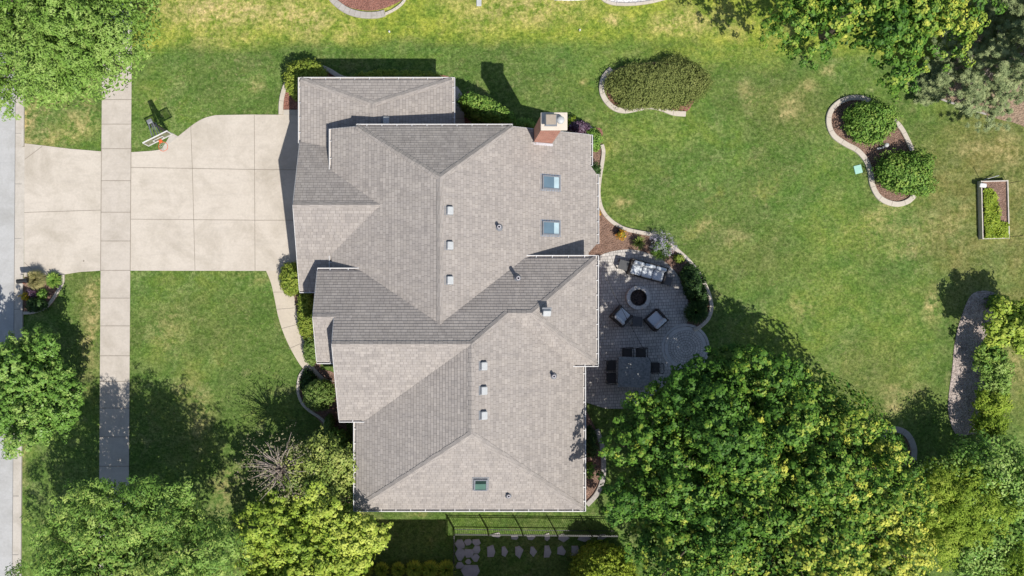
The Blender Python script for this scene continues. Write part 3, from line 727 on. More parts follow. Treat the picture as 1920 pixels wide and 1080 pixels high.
# kidney bed with two round shrubs
bed([(1553, 240), (1556, 212), (1572, 192), (1600, 184), (1640, 190), (1680, 225), (1700, 260), (1718, 300), (1735, 340), (1712, 376), (1680, 383), (1652, 372), (1636, 340), (1628, 305), (1608, 280), (1575, 262)], MT['mulch'])
curb('pale kerb ringing the bed with two round shrubs', [(1630, 190), (1612, 184), (1590, 185), (1570, 194), (1556, 210), (1553, 232), (1562, 254), (1584, 270), (1606, 282), (1622, 300), (1631, 322), (1634, 345), (1644, 366), (1660, 378), (1682, 383), (1702, 377), (1716, 363)], .27, cuts=14)
curb('short pale kerb on the right side of the two shrub bed', [(1675, 226), (1688, 240), (1700, 262), (1712, 290)], .25, cuts=4)
# mailbox bed
bed([(46, 520), (80, 512), (110, 515), (118, 530), (105, 560), (85, 580), (46, 586)], MT['mulch'])
curb('pale kerb round the mailbox bed beside the street', [(119, 515), (118, 530), (108, 548), (96, 566), (82, 579), (64, 585), (45, 587)], .15, cuts=7)
# round bed by the porch
bed([(566, 705), (575, 693), (600, 692), (632, 705), (640, 760), (650, 800), (655, 960), (630, 958), (600, 900), (575, 905), (570, 880), (600, 850), (614, 820), (600, 790), (575, 768), (563, 745)], MT['mulch'])
curb('pale kerb looping round the globe bush by the porch', [(570, 693), (562, 706), (559, 725), (561, 742), (568, 757), (580, 769), (598, 781), (608, 790), (614, 803)], .15, cuts=6)
curb('shaded grey kerb winding past the crabapple', [(616, 826), (604, 842), (588, 856), (573, 872), (565, 892), (562, 915), (566, 940)], .22, mat='edging_grey', cuts=6)
# corner bed beside the maple
bed([(1085, 770), (1110, 790), (1128, 840), (1131, 890), (1122, 925), (1096, 945), (1080, 940)], MT['mulch'])
curb('grey kerb arching round the narrow bed behind the house corner', [(1118, 805), (1128, 835), (1131, 870), (1129, 900), (1118, 926), (1100, 946)], .26, mat='edging_grey', cuts=7)
# rock berm on the right
bed([(1818, 556), (1842, 545), (1868, 552), (1876, 575), (1860, 640), (1850, 720), (1838, 800), (1815, 815), (1790, 812), (1778, 775), (1778, 745), (1785, 690), (1790, 640), (1800, 600)], MT['mulch_grey'], .03)
# round bed under the maple edge
bed([(1652, 830), (1660, 812), (1680, 806), (1700, 815), (1712, 840), (1710, 870), (1660, 870)], MT['mulch'])
curb('mottled grey kerb of the small round bed at the maple edge', [(1650, 822), (1658, 811), (1675, 805), (1692, 809), (1705, 822), (1712, 842), (1711, 862)], .32, mat='edging_grey', cuts=6)
# pine bed
bed([(1745, 178), (1770, 190), (1810, 200), (1850, 216), (1900, 230), (1990, 240), (1990, -20), (1850, -20), (1800, 90), (1760, 140)], MT['soil'])
curb('thin grey edging along the pine bed', [(1748, 176), (1765, 186), (1790, 195), (1820, 205), (1848, 214)], .1, .06, 'edging_grey')
# neighbour beds at the top edge
bed([(628, -10), (640, 6), (665, 17), (700, 20), (735, 10), (755, -8), (700, -40)], MT['mulch_red'])
curb('wide grey stone kerb round the red mulch bed at the top edge', [(616, -12), (628, 4), (650, 20), (676, 28), (704, 29), (722, 25)], .34, mat='edging_grey', cuts=12)
curb('narrow white kerb on the right side of the red mulch bed', [(722, 27), (740, 18), (754, 7), (762, -6)], .14, mat='edging', cuts=8)
bed([(1132, -8), (1150, 4), (1185, 7), (1225, 2), (1255, -8), (1200, -30)], MT['gravel'])
curb('white kerb round the gravel bed at the top edge', [(1122, -8), (1136, 3), (1155, 8), (1190, 8), (1225, 3), (1258, -6)], .16, cuts=5)
bed([(1040, -8), (1096, -8), (1096, .8), (1040, .8)], MT['gravel'], n=2)

# ------------------------------------------------------------------ patio
mb = MB()
pl = px([(1112, 486), (1132, 476), (1155, 470), (1182, 468), (1212, 474), (1242, 488), (1266, 510), (1282, 537), (1290, 566), (1290, 594), (1285, 616)], 6)
pl += px([(1268, 640), (1262, 690), (1246, 722), (1210, 752), (1175, 766), (1135, 766), (1092, 752), (1078, 748), (1078, 486)], 1)
mb.sheet(pl, .03)
tag(mb.build('patio', MT['paver']), kind='structure')
rc = G(1285, 652); R0 = 38 / S
mb = MB(); n = 56
rings = [0.0, .1] + [.1 + .13 * k for k in range(1, 7)]
def polar(mb, ra, rb, z, mi, n=56):
    for k in range(n):
        a, b_ = 2 * math.pi * k / n, 2 * math.pi * (k + 1) / n
        vs = [(rc.x + r * math.cos(q), rc.y + r * math.sin(q), z) for r, q in ((ra, a), (rb, a), (rb, b_), (ra, b_))]
        L = max(ra, rb) * 2 * math.pi / n; cnt = max(6, round(2 * math.pi * rb / .17)); per_ = cnt * .17 / n
        mb.add(vs, [(0, 1, 2, 3)], mi, [[(k * per_, ra), (k * per_, rb - 1e-4), ((k + 1) * per_, rb - 1e-4), ((k + 1) * per_, ra)]])
r = .0
while r < .86: polar(mb, r, r + .13, .05, 0); r += .13
o = mb.build('patio_circle', MT['paver_ring']); tag(o, kind='structure')
mb = MB(); mb.lathe([(.905, .03), (.915, .052), (1.10, .052), (1.11, .03)], (rc.x, rc.y, 0), 56)
mb.lathe([(1.125, .03), (1.13, .045), (1.25, .045), (1.255, .03)], (rc.x, rc.y, 0), 56, 0)
tag(mb.build('patio_ring', MT['stone_ring']), kind='structure')
curb('short grey kerb between the paver circle and the maple', [(1276, 690), (1288, 694), (1297, 704)], .3, .06, 'edging_grey')

# ------------------------------------------------------------------ the house
PL = {'AN': (0, 1, 0), 'AW': 0, 'AE': 0}
def outw(nm): return {'N': (0, 1), 'S': (0, -1), 'E': (1, 0), 'W': (-1, 0)}[nm]
PLN = {}
def plane(nm, side, a, p): PLN[nm] = (Vector((outw(side)[0] * p, outw(side)[1] * p, 1.0)), a, side, p)
XA_w, XA_e, YA_n = GX(564, 3.0), GX(848, 3.0), GY(149.5, 3.0)
plane('AW', 'W', 3.0 - .13 * XA_w, .13); plane('AE', 'E', 3.0 + .12 * XA_e, .12); plane('AN', 'N', 3.0 + .36 * YA_n, .36)
plane('BN', 'N', 7.42, .58); plane('BS', 'S', 2.93, .457)
plane('MN', 'N', 9.60, .643); plane('MW', 'W', 6.15, .428); plane('ME', 'E', 6.04, .495)
plane('CN', 'N', 5.359, .647); plane('CS', 'S', 8.057, .697)
zc = (5.359 / .647 + 8.057 / .697) / (1 / .647 + 1 / .697)        # ridge height of the west-facing cross gable
XD = (884 - U0) / S * (1 - zc / H)
plane('DW', 'W', zc - .530 * XD, .530); plane('DE', 'E', zc + .528 * XD, .528)
plane('DS', 'S', 10.90, .709); plane('E1', 'E', 7.874, .519); plane('ES', 'S', 6.22, .682); plane('PS', 'S', 6.351, .565)
def V(*pl, X=None, Y=None, z=None):
    A, b_ = [], []
    for q in pl: A.append(list(PLN[q][0])); b_.append(PLN[q][1])
    if X is not None: A.append([1, 0, 0]); b_.append(X)
    if Y is not None: A.append([0, 1, 0]); b_.append(Y)
    if z is not None: A.append([0, 0, 1]); b_.append(z)
    return Vector(np.linalg.solve(np.array(A[:3]), np.array(b_[:3])))

XB = -6.93; XM = GX(622, 3.89); YM = 8.06; XI = -4.55
ze = 3.80
XDw, XDe, YDs = V('DW', Y=0, z=ze).x, V('DE', Y=0, z=ze).x, V('DS', X=0, z=ze).y
YC = GY(507.5, 4.5); YE = 1.92; XP = -5.86; XC = -4.90
YCS = V('CS', X=0, z=4.07).y; zE = V('CN', X=0, Y=YE).z; YES = V('ES', X=0, z=zE).y; YPS = GY(677, 4.71); YBS = GY(544, 3.02)
XE1, XE2 = GX(1106, 2.35), GX(1118, 2.2)
q = {}
q['ANW'] = V('AN', 'AW', X=None, z=3.0); q['ANE'] = V('AN', 'AE', z=3.0); q['AP'] = V('AW', 'AE', 'AN')
q['AR'] = V('AW', 'AE', Y=7.3)
q['BP'] = V('BN', 'BS', X=XB); q['BX'] = V('BN', 'BS', 'MW')
q['hNW'] = V('MN', 'MW', Y=YM); q['hNE'] = V('MN', 'ME', Y=YM); q['MP'] = V('MW', 'ME', 'MN'); q['MX'] = V('MW', 'ME', 'CN')
q['CP'] = V('CN', 'CS', X=XC); q['CX'] = V('CN', 'CS', X=XD)
q['R1'] = V('CN', 'ES', 'DE'); q['R2'] = V('CN', 'ES', 'E1')
q['NE2'] = V('CN', 'E1', Y=YE); q['SE2'] = V('E1', 'ES', Y=YES)
q['DP'] = V('DW', 'DE', 'DS'); q['DSW'] = V('DW', 'DS', z=ze); q['DSE'] = V('DE', 'DS', z=ze)
faces = [
 ('AN', [q['ANW'], q['ANE'], q['AP']]),
 ('AW', [q['ANW'], q['AP'], q['AR'], V('AW', X=XI, Y=7.3), V('AW', 'BN', X=XI), V('AW', 'BN', X=XA_w)]),
 ('AE', [q['ANE'], V('AE', X=XA_e, Y=7.3), q['AR'], q['AP']]),
 ('BN', [q['BP'], V('BN', 'AW', X=XB), V('BN', 'AW', X=XI), V('BN', 'MW', X=XI), q['BX']]),
 ('BS', [q['BP'], q['BX'], V('BS', 'MW', X=XI), V('BS', X=XI, Y=YBS), V('BS', X=XB, Y=YBS)]),
 ('MN', [q['hNW'], q['hNE'], q['MP']]),
 ('MW', [V('MW', X=XM, Y=YM), q['hNW'], q['MP'], q['MX'], V('MW', 'CN', Y=YC), V('MW', X=V('MW', 'CN', Y=YC).x, Y=YC - .3), V('MW', X=XM, Y=YC - .3), V('MW', 'BS', X=XM), q['BX'], V('MW', 'BN', X=XM)]),
 ('ME', [q['hNE'], V('ME', X=XE1, Y=YM), V('ME', X=XE1, Y=GY(311, 2.3)), V('ME', X=XE2, Y=GY(327, 2.2)), V('ME', X=XE2, Y=GY(458, 2.2)), V('ME', X=GX(1103, 2.4), Y=GY(474, 2.4)), V('ME', X=GX(1103, 2.4), Y=YE - .35),
         V('ME', X=V('ME', 'CN', Y=YE).x, Y=YE - .35), V('ME', 'CN', Y=YE), q['MX'], q['MP']]),
 ('CN', [V('CN', X=XP, Y=YC), V('MW', 'CN', Y=YC), q['MX'], V('ME', 'CN', Y=YE), q['NE2'], q['R2'], q['R1'], q['CX'], q['CP'], V('CN', 'PS', X=XC), V('CN', 'PS', X=XP)]),
 ('PS', [V('CN', 'PS', X=XP), V('CN', 'PS', X=XI), V('PS', X=XI, Y=YPS), V('PS', X=XP, Y=YPS)]),
 ('CS', [q['CP'], q['CX'], V('CS', 'DW', Y=YCS), V('CS', X=XC, Y=YCS)]),
 ('DW', [q['CX'], q['DP'], q['DSW'], V('DW', X=XDw, Y=YCS + .3), V('DW', X=V('CS', 'DW', Y=YCS).x, Y=YCS + .3), V('CS', 'DW', Y=YCS)]),
 ('DE', [q['CX'], q['R1'], V('DE', 'ES', Y=YES), V('DE', X=XDe, Y=YES), q['DSE'], q['DP']]),
 ('DS', [q['DSW'], q['DP'], q['DSE']]),
 ('E1', [q['NE2'], q['SE2'], q['R2']]),
 ('ES', [q['R1'], q['R2'], q['SE2'], V('DE', 'ES', Y=YES)]),
]
house = empty('house', (0, 0, 0), 0, 'sprawling brick house with brown grey shingle roof of many hips and gables', 'house')
mb = MB()
TH = .16
for nm, pts in faces:
    sd_, p = PLN[nm][2], PLN[nm][3]; ox, oy = outw(sd_); k = math.sqrt(1 + p * p)
    uv = [((P.x * -oy + P.y * ox) + hash(sd_) % 1, -(P.x * ox + P.y * oy) * k) for P in pts]
    uv = [((P.x * -oy + P.y * ox) + {'N': .1, 'S': 3.3, 'E': 7.7, 'W': 5.2}[sd_], -(P.x * ox + P.y * oy) * k) for P in pts]
    nn = len(pts)
    low = [P - Vector((0, 0, TH)) for P in pts]
    base = [P - Vector((0, 0, .004)) for P in pts]
    mb.add(base, [tuple(range(nn))], 0, [uv])
    nv = PLN[nm][0].normalized(); RH, TK = .15, .018
    def clip(poly, lim, sgn):
        out = []
        for i in range(len(poly)):
            (P0, a0), (P1, a1) = poly[i], poly[(i + 1) % len(poly)]
            d0, d1 = (a0[1] - lim) * sgn, (a1[1] - lim) * sgn
            if d0 >= 0: out.append((P0, a0))
            if d0 * d1 < 0:
                t_ = d0 / (d0 - d1); out.append((P0.lerp(P1, t_), (a0[0] + (a1[0] - a0[0]) * t_, lim)))
        return out
    vlo, vhi = min(a[1] for a in uv), max(a[1] for a in uv)
    tris = tessellate_polygon([pts])
    for kk, tri in [(a_, b_) for a_ in range(math.floor(vlo / RH), math.ceil(vhi / RH)) for b_ in tris]:
        st = clip(clip([(pts[i_], uv[i_]) for i_ in tri], kk * RH, 1), (kk + 1) * RH, -1)
        if len(st) < 3: continue
        lift = [P + nv * (.002 + TK * (1 - (a[1] - kk * RH) / RH)) for P, a in st]
        mb.add(lift, [tuple(range(len(st)))], 0, [[a for P, a in st]])
        for i in range(len(st)):
            j = (i + 1) % len(st)
            if abs(st[i][1][1] - kk * RH) < 1e-6 and abs(st[j][1][1] - kk * RH) < 1e-6 and (st[i][0] - st[j][0]).length > .01:
                lo0, lo1 = st[i][0] - nv * .002, st[j][0] - nv * .002
                mb.add([lo0, lo1, lift[j], lift[i]], [(0, 1, 2, 3)], 0, [[st[i][1], st[j][1], st[j][1], st[i][1]]])
    mb.add(low, [tuple(range(nn - 1, -1, -1))], 1)
    for i in range(nn):
        j = (i + 1) % nn
        mb.add([pts[i], pts[j], low[j], low[i]], [(0, 1, 2, 3)], 1)
roof = mb.build('roof', [MT['shingle'], MT['white']], house)

# bent cap shingles along the ridges and hips
def ridge(a, b_, na, nb, w_=.15):
    mb = MB(); L = (b_ - a).length; d = (b_ - a) / L; n = max(2, int(L / .2))
    def side(nm):
        nv = PLN[nm][0].normalized(); t_ = nv.cross(d)
        mid = (a + b_) / 2
        ox, oy = outw(PLN[nm][2])
        if t_.x * ox + t_.y * oy < 0: t_ = -t_
        return t_, nv
    ta, va = side(na); tb, vb = side(nb)
    rr = random.Random(int(L * 1000))
    for i in range(n):
        s0, s1 = L * i / n - .02, L * (i + 1) / n + .03
        l0, l1 = .022, .038
        vs = []
        wq = w_ * rr.uniform(.9, 1.1)
        for s_, lf in ((s0, l1), (s1, l0)):
            c = a + d * max(0, min(L, s_)); up = Vector((0, 0, lf + .012))
            vs += [c + ta * wq + va * lf, c + up, c + tb * wq + vb * lf, c + ta * wq + va * (lf - .03), c + tb * wq + vb * (lf - .03)]
        uv0 = [(i * 1.37, .02), (i * 1.37 + .2, .02), (i * 1.37 + .2, .13), (i * 1.37, .13)]
        mb.add(vs, [(0, 1, 6, 5), (1, 2, 7, 6), (0, 5, 8, 3), (2, 4, 9, 7), (0, 3, 4, 2, 1)], 0, [uv0, uv0, uv0, uv0, uv0 + [(0, 0)]])
    return mb.build('ridge_cap', MT['shingle'], roof)
for a, b_, n1, n2 in ((q['ANW'], q['AP'], 'AN', 'AW'), (q['ANE'], q['AP'], 'AN', 'AE'), (q['AP'], V('AW', 'AE', Y=YM + .1), 'AW', 'AE'), (q['BP'], q['BX'], 'BN', 'BS'), (q['hNW'], q['MP'], 'MN', 'MW'), (q['hNE'], q['MP'], 'MN', 'ME'),
                      (q['MX'], q['MP'], 'MW', 'ME'), (q['CP'], q['CX'], 'CN', 'CS'), (q['CX'], q['R1'], 'CN', 'DE'), (q['R1'], q['R2'], 'CN', 'ES'), (q['NE2'], q['R2'], 'CN', 'E1'), (q['SE2'], q['R2'], 'E1', 'ES'),
                      (q['CX'], q['DP'], 'DW', 'DE'), (q['DSW'], q['DP'], 'DW', 'DS'), (q['DSE'], q['DP'], 'DE', 'DS'), (V('CN', 'PS', X=XP), V('CN', 'PS', X=XC + .1), 'CN', 'PS')):
    ridge(a, b_, n1, n2)

# gutters: an open trough with a hanger every 0.7 m
def gutter(a, b_, out):
    mb = MB(); a, b_ = Vector(a), Vector(b_); o_ = Vector((out[0], out[1], 0)); d = (b_ - a).normalized(); L = (b_ - a).length
    zt = Vector((0, 0, -.03)); w_ = .125; hh = Vector((0, 0, -.12))
    prof = [o_ * .004 + zt + hh, o_ * .012 + zt + hh * .96, o_ * .012 + zt + hh * .9, o_ * (w_ - .012) + zt + hh * .9, o_ * (w_ - .02) + zt, o_ * (w_ + .012) + zt, o_ * (w_ + .004) + zt + hh]
    vs = [a + p_ for p_ in prof] + [b_ + p_ for p_ in prof]; n = len(prof)
    mi = [1, 1, 1, 1, 0, 0, 0]
    for k in range(n):
        j = (k + 1) % n
        mb.add([vs[k], vs[j], vs[n + j], vs[n + k]], [(0, 1, 2, 3)], mi[k])
    for e in (0, L):
        c = a + d * e + o_ * (w_ / 2) + zt + hh * .5
        mb.box(c, (.014 if abs(d.x) > .5 else w_, .014 if abs(d.y) > .5 else w_, .12), 0)
    m_ = int(L / .68)
    for k in range(1, m_ + 1):
        c = a + d * (L * (k - .3) / (m_ + .4)) + o_ * (w_ / 2) + zt + Vector((0, 0, -.008))
        mb.box(c, (.03 if abs(d.x) > .5 else w_, .03 if abs(d.y) > .5 else w_, .012), 0)
    return mb.build('gutter', [MT['white'], MT['gutter_in']], house)
gutter(q['ANW'], q['ANE'], (0, 1)); gutter(V('AW', X=XA_w, Y=GY(268, 3.0)), q['ANW'] + Vector((0, .12, 0)), (-1, 0)); gutter(V('AE', X=XA_e, Y=7.6), q['ANE'] + Vector((0, .12, 0)), (1, 0))
gutter(q['hNW'], q['hNE'], (0, 1)); gutter(V('MW', 'BN', X=XM) + Vector((0, .02, 0)), V('MW', X=XM, Y=YM), (-1, 0)); gutter(V('MW', X=XM, Y=YC + .05), V('MW', 'BS', X=XM), (-1, 0))
gutter(V('ME', X=XE1, Y=GY(311, 2.3)), V('ME', X=XE1, Y=YM), (1, 0)); gutter(V('ME', X=XE2, Y=GY(457, 2.2)), V('ME', X=XE2, Y=GY(327, 2.2)), (1, 0))
gutter(V('CN', X=XP, Y=YC), V('MW', 'CN', Y=YC), (0, 1)); gutter(V('ME', 'CN', Y=YE), q['NE2'], (0, 1)); gutter(q['SE2'], q['NE2'] + Vector((0, .12, 0)), (1, 0)); gutter(V('DE', 'ES', Y=YES), q['SE2'] + Vector((.12, 0, 0)), (0, -1))
gutter(V('DE', X=XDe, Y=YDs - .12), V('DE', X=XDe, Y=YES - .02), (1, 0)); gutter(q['DSW'], q['DSE'], (0, -1)); gutter(V('DW', X=XDw, Y=YDs - .12), V('DW', X=XDw, Y=YCS - .02), (-1, 0))
gutter(V('CS', X=XC, Y=YCS), V('CS', 'DW', Y=YCS), (0, -1)); gutter(V('PS', X=XP, Y=YPS), V('PS', X=XC + .3, Y=YPS), (0, -1)); gutter(V('BS', X=XB, Y=YBS), V('BS', X=XI, Y=YBS), (0, -1))

# white rake boards on the open gable ends
def rake(a, b_, out):
    mb = MB(); o_ = Vector((out[0], out[1], 0)) * .025; dn = Vector((0, 0, -.22)); up = Vector((0, 0, -.012))
    mb.add([a + up, b_ + up, b_ + dn, a + dn, a + up + o_, b_ + up + o_, b_ + dn + o_, a + dn + o_], [(0, 1, 2, 3), (4, 5, 6, 7), (0, 1, 5, 4), (3, 2, 6, 7), (0, 3, 7, 4), (1, 2, 6, 5)], 0)
    return mb.build('rake_board', MT['white'], house)
rake(q['BP'], V('BS', X=XB, Y=YBS), (-1, 0)); rake(q['BP'], V('BN', 'AW', X=XB), (-1, 0)); rake(V('CN', 'PS', X=XP), V('CN', X=XP, Y=YC), (-1, 0)); rake(V('CN', 'PS', X=XP), V('PS', X=XP, Y=YPS), (-1, 0))
rake(q['CP'], V('CS', X=XC, Y=YCS), (-1, 0)); rake(q['CP'], V('CN', 'PS', X=XC), (-1, 0)); rake(V('MW', X=XM, Y=YM), q['hNW'], (0, 1)); rake(V('ME', X=XE1, Y=YM), q['hNE'], (0, 1))

# brick walls under the roof
mb = MB(); ov = .42
def rect(x0, x1, y0, y1): return [(x0, y0), (x1, y0), (x1, y1), (x0, y1)]
mb.prism(rect(XA_w + ov, XA_e - ov, YM - ov - .01, YA_n - ov), 0, 2.86)
mb.prism(rect(XB + ov, XM + ov + .3, YBS + ov, YM - ov - .02), 0, 2.98)
mb.prism(rect(XM + ov, GX(1103, 2.4) - ov, YE - ov - .6, YM - ov), 0, 2.2)
mb.prism(rect(XM + ov + .004, 1.5, YE - ov - .6, YM - ov - .004), 2.2, 3.7)
mb.prism(rect(GX(1103, 2.4) - ov - .01, XE2 - ov, GY(450, 2.2), GY(335, 2.2)), 0, 2.1)
mb.prism(rect(XP + ov, XC + ov + .5, YPS + ov, YC - ov), 0, 4.3)
mb.prism(rect(XC + ov, V('DE', X=None, Y=0, z=4.2).x, YCS + ov, YC - ov - .01), 0, 3.95)
mb.prism(rect(5.0, q['NE2'].x - ov, YES + ov, YE - ov), 0, 3.9)
mb.prism(rect(XDw + ov, XDe - ov, YDs + ov, YES + .5), 0, 3.62)
def gable(a, pk, b_, dx):
    e = Vector((dx, 0, -.2)); z0 = min(a.z, b_.z) - .6
    A, K, B_ = a + e, pk + e, b_ + e; o_ = Vector((.12 if dx > 0 else -.12, 0, 0))
    pts = [Vector((A.x, A.y, z0)), A, K, B_, Vector((B_.x, B_.y, z0))]; p2 = [p_ + o_ for p_ in pts]
    mb.add(pts + p2, [(0, 1, 2, 3, 4), (9, 8, 7, 6, 5)] + [(i, (i + 1) % 5, 5 + (i + 1) % 5, 5 + i) for i in range(5)], 0)
gable(V('BN', X=XB, Y=6.2), q['BP'], V('BS', X=XB, Y=YBS + ov), ov); gable(V('CN', X=XC, Y=YC - ov), q['CP'], V('CS', X=XC, Y=YCS + ov), ov); gable(V('CN', X=XP, Y=YC - ov), V('CN', 'PS', X=XP), V('PS', X=XP, Y=YPS + ov), ov)
e = Vector((0, -ov, -.2)); pts = [V('MW', X=XM + ov, Y=YM) + e, q['hNW'] + e, q['hNE'] + e, V('ME', X=XE1 - ov, Y=YM) + e]
lowp = [Vector((p_.x, p_.y, 2.0)) for p_ in (pts[0], pts[-1])]
P8 = pts + [lowp[1], lowp[0]]; o_ = Vector((0, -.12, 0)); mb.add(P8 + [p_ + o_ for p_ in P8], [tuple(range(6)), tuple(range(11, 5, -1))] + [(i, (i + 1) % 6, 6 + (i + 1) % 6, 6 + i) for i in range(6)], 0)
mb.build('wall', MT['brick'], house)

def opening(kind, c, w_, h_, axis, mats):
    """a door or window set on a wall facing axis"""
    ox, oy = axis
    mb = MB(); dx, dy = (abs(oy), abs(ox))
    mb.box((c[0] + ox * .03, c[1] + oy * .03, c[2]), (w_ * dx + .06 * abs(ox), w_ * dy + .06 * abs(oy), h_))
    if kind == 'garage_door':
        for k in range(1, 4): mb.box((c[0] + ox * .062, c[1] + oy * .062, c[2] - h_ / 2 + h_ * k / 4), (w_ * dx * .98 + .01 * abs(ox), w_ * dy * .98 + .01 * abs(oy), .03), 0)
    o = mb.build(kind, mats[0], house)
    if kind == 'window':
        mb = MB()
        for sgn in (-1, 1): mb.box((c[0] + ox * .05 + dx * sgn * w_ * .235, c[1] + oy * .05 + dy * sgn * w_ * .235, c[2]), (w_ * .42 * dx + .05 * abs(ox), w_ * .42 * dy + .05 * abs(oy), h_ * .88))
        mb.build('pane', MT['glass'], o)
    if kind == 'front_door':
        mb = MB(); mb.tube([(c[0] + ox * .1, c[1] + oy * .1 + .32, c[2] - .1), (c[0] + ox * .1, c[1] + oy * .1 + .32, c[2] + .15)], .018); mb.build('handle', MT['grey_metal'], o)
    return o
opening('garage_door', (XB + ov, 5.3, 1.12), 2.7, 2.2, (-1, 0), [MT['door']]); opening('garage_door', (XB + ov, 2.2, 1.12), 2.7, 2.2, (-1, 0), [MT['door']]); opening('garage_door', (XA_w + ov, 8.8, 1.12), 2.4, 2.2, (-1, 0), [MT['door']])
opening('front_door', (XC + ov, -3.6, 1.1), 1.0, 2.15, (-1, 0), [MT['bark']])
for c, w_, ax in (((XP + ov, -.6, 1.7), 1.6, (-1, 0)), ((XDw + ov, -8, 1.7), 1.6, (-1, 0)), ((-1, YDs + ov, 1.7), 1.8, (0, -1)), ((3.4, YDs + ov, 1.7), 1.8, (0, -1)), ((XDe - ov, -6, 1.7), 1.8, (1, 0)), ((q['NE2'].x - ov, -.6, 1.7), 2.2, (1, 0)), ((XE2 - ov, 4.3, 1.4), 2.0, (1, 0)), ((-4.6, YA_n - ov, 1.8), 1.2, (0, 1))):
    opening('window', c, w_, 1.4, ax, [MT['white']])

# chimney
hz = 7.0
p0, p1 = G(1014, 244, hz), G(1064, 210.5, hz)
cx0, cx1, cy0, cy1 = p0.x + .03, p1.x - .24, p0.y + .04, p1.y - .08
mb = MB(); mb.prism(rect(cx0, cx1, cy0, cy1), 0, hz - .1); ch = mb.build('chimney', MT['brick'], house)
mb = MB(); mb.rbox(((p0.x + p1.x) / 2, (p0.y + p1.y) / 2, hz - .05), (p1.x - p0.x, p1.y - p0.y, .1), .02); mb.build('cap_slab', MT['cap'], ch)
c = G(1033, 224.5, hz + .35); w2 = .21
mb = MB(); mb.box((c.x, c.y, hz + .13), (w2 * 1.7, w2 * 1.7, .26), 0)
mb.add([(c.x + sx * r, c.y + sy * r, z_) for r, z_ in ((.27, hz + .26), (.27, hz + .32), (.215, hz + .40)) for sx, sy in ((-1, -1), (1, -1), (1, 1), (-1, 1))], [(k + i, k + (i + 1) % 4, k + 4 + (i + 1) % 4, k + 4 + i) for k in (0, 4) for i in range(4)] + [(3, 2, 1, 0)], 0)
mb.add([(c.x + sx * .215, c.y + sy * .215, hz + .40) for sx, sy in ((-1, -1), (1, -1), (1, 1), (-1, 1))], [(0, 1, 2, 3)], 1); mb.build('flue_cover', [MT['grey_metal'], MT['rust_metal']], ch)
c = G(1051.5, 224.5, hz + .3)
mb = MB(); mb.lathe([(.10, 0), (.10, .2), (.17, .2), (.17, .26), (.14, .3), (.06, .33), (.001, .335)], (c.x, c.y, hz), 20, 0, True); mb.build('flue_pipe', MT['pale_metal'], ch)
mb = MB()                                                        # flashing where it meets the slope
zf = lambda x: PLN['ME'][1] - PLN['ME'][3] * x
mb.add([(cx0 - .06, cy0 - .11, zf(cx0 - .06) + .015), (cx1 + .06, cy0 - .11, zf(cx1 + .06) + .015), (cx1 + .06, cy0 - .004, zf(cx1) + .03), (cx0 - .06, cy0 - .004, zf(cx0) + .03), (cx0 - .06, cy0 - .004, zf(cx0) + .14), (cx1 + .06, cy0 - .004, zf(cx1) + .14)], [(0, 1, 2, 3), (3, 2, 5, 4)], 0)
mb.build('flashing', MT['lead'], ch)

# roof fittings
def on_roof(nm, u, v):
    """where the sight line through a point of the photo meets a roof slope"""
    n_, a = PLN[nm][0], PLN[nm][1]; o_, d = Vector((0, 0, H)), G(u, v) - Vector((0, 0, H))
    return o_ + d * ((a - n_.dot(o_)) / n_.dot(d))
def slope_M(nm):
    nv = PLN[nm][0].normalized(); ox, oy = outw(PLN[nm][2]); dn = Vector((ox, oy, -PLN[nm][3])).normalized(); sd_ = nv.cross(dn)
    return Matrix((dn, sd_, nv)).transposed()          # local x runs down the slope
def skylight(nm, u, v, w_, l_, glass, pale, xpale):
    c = on_roof(nm, u, v); Mx = slope_M(nm); n_ = Mx.col[2]
    mb = MB()
    for sx in (-1, 1): mb.box(c + Mx @ Vector((sx * (l_ / 2 - .03), 0, .05)), (.06, w_, .12), 0, Mx)
    for sy in (-1, 1): mb.box(c + Mx @ Vector((0, sy * (w_ / 2 - .03), .05)), (l_ - .12, .06, .118), 0, Mx)
    mb.box(c + Mx @ Vector((0, 0, .006)), (l_ + .16, w_ + .16, .02), 1, Mx)
    s_ = mb.build('skylight', [MT['grey_metal'], MT['steel']], house)
    mb = MB(); mb.box(c + Mx @ Vector((-l_ * xpale / 2, 0, .07)), ((l_ - .12) - l_ * xpale, w_ - .12, .02), 0, Mx)
    mb.box(c + Mx @ Vector(((l_ - .12) / 2 - l_ * xpale / 2, 0, .07)), (l_ * xpale, w_ - .12, .019), 1, Mx)
    mb.build('pane', [glass, pale], s_)
skylight('ME', 1032, 342.5, .66, 1.0, MT['sky_blue'], MT['sky_pale'], .28); skylight('ME', 1032, 428, .66, 1.0, MT['sky_blue'], MT['sky_pale'], .28)
skylight('DS', 901, 907, .62, .74, MT['sky_green'], MT['sky_green_pale'], .5)
def roof_vent(nm, u, v):
    c = on_roof(nm, u, v); Mx = slope_M(nm); mb = MB()
    mb.box(c + Mx @ Vector((0, 0, .008)), (.42, .42, .016), 1, Mx)
    mb.rbox(c + Mx @ Vector((.02, 0, .10)), (.30, .36, .18), .03, 0, Mx)
    return mb.build('roof_vent', [MT['pale_metal'], MT['grey_metal']], house)
for nm, u, v in (('ME', 841, 395), ('ME', 841, 460.5), ('ME', 841, 525.5), ('DE', 904.5, 686), ('DE', 904.5, 732), ('DE', 904.5, 778.5), ('ES', 1025, 583.5), ('AE', 723, 227)): roof_vent(nm, u, v)
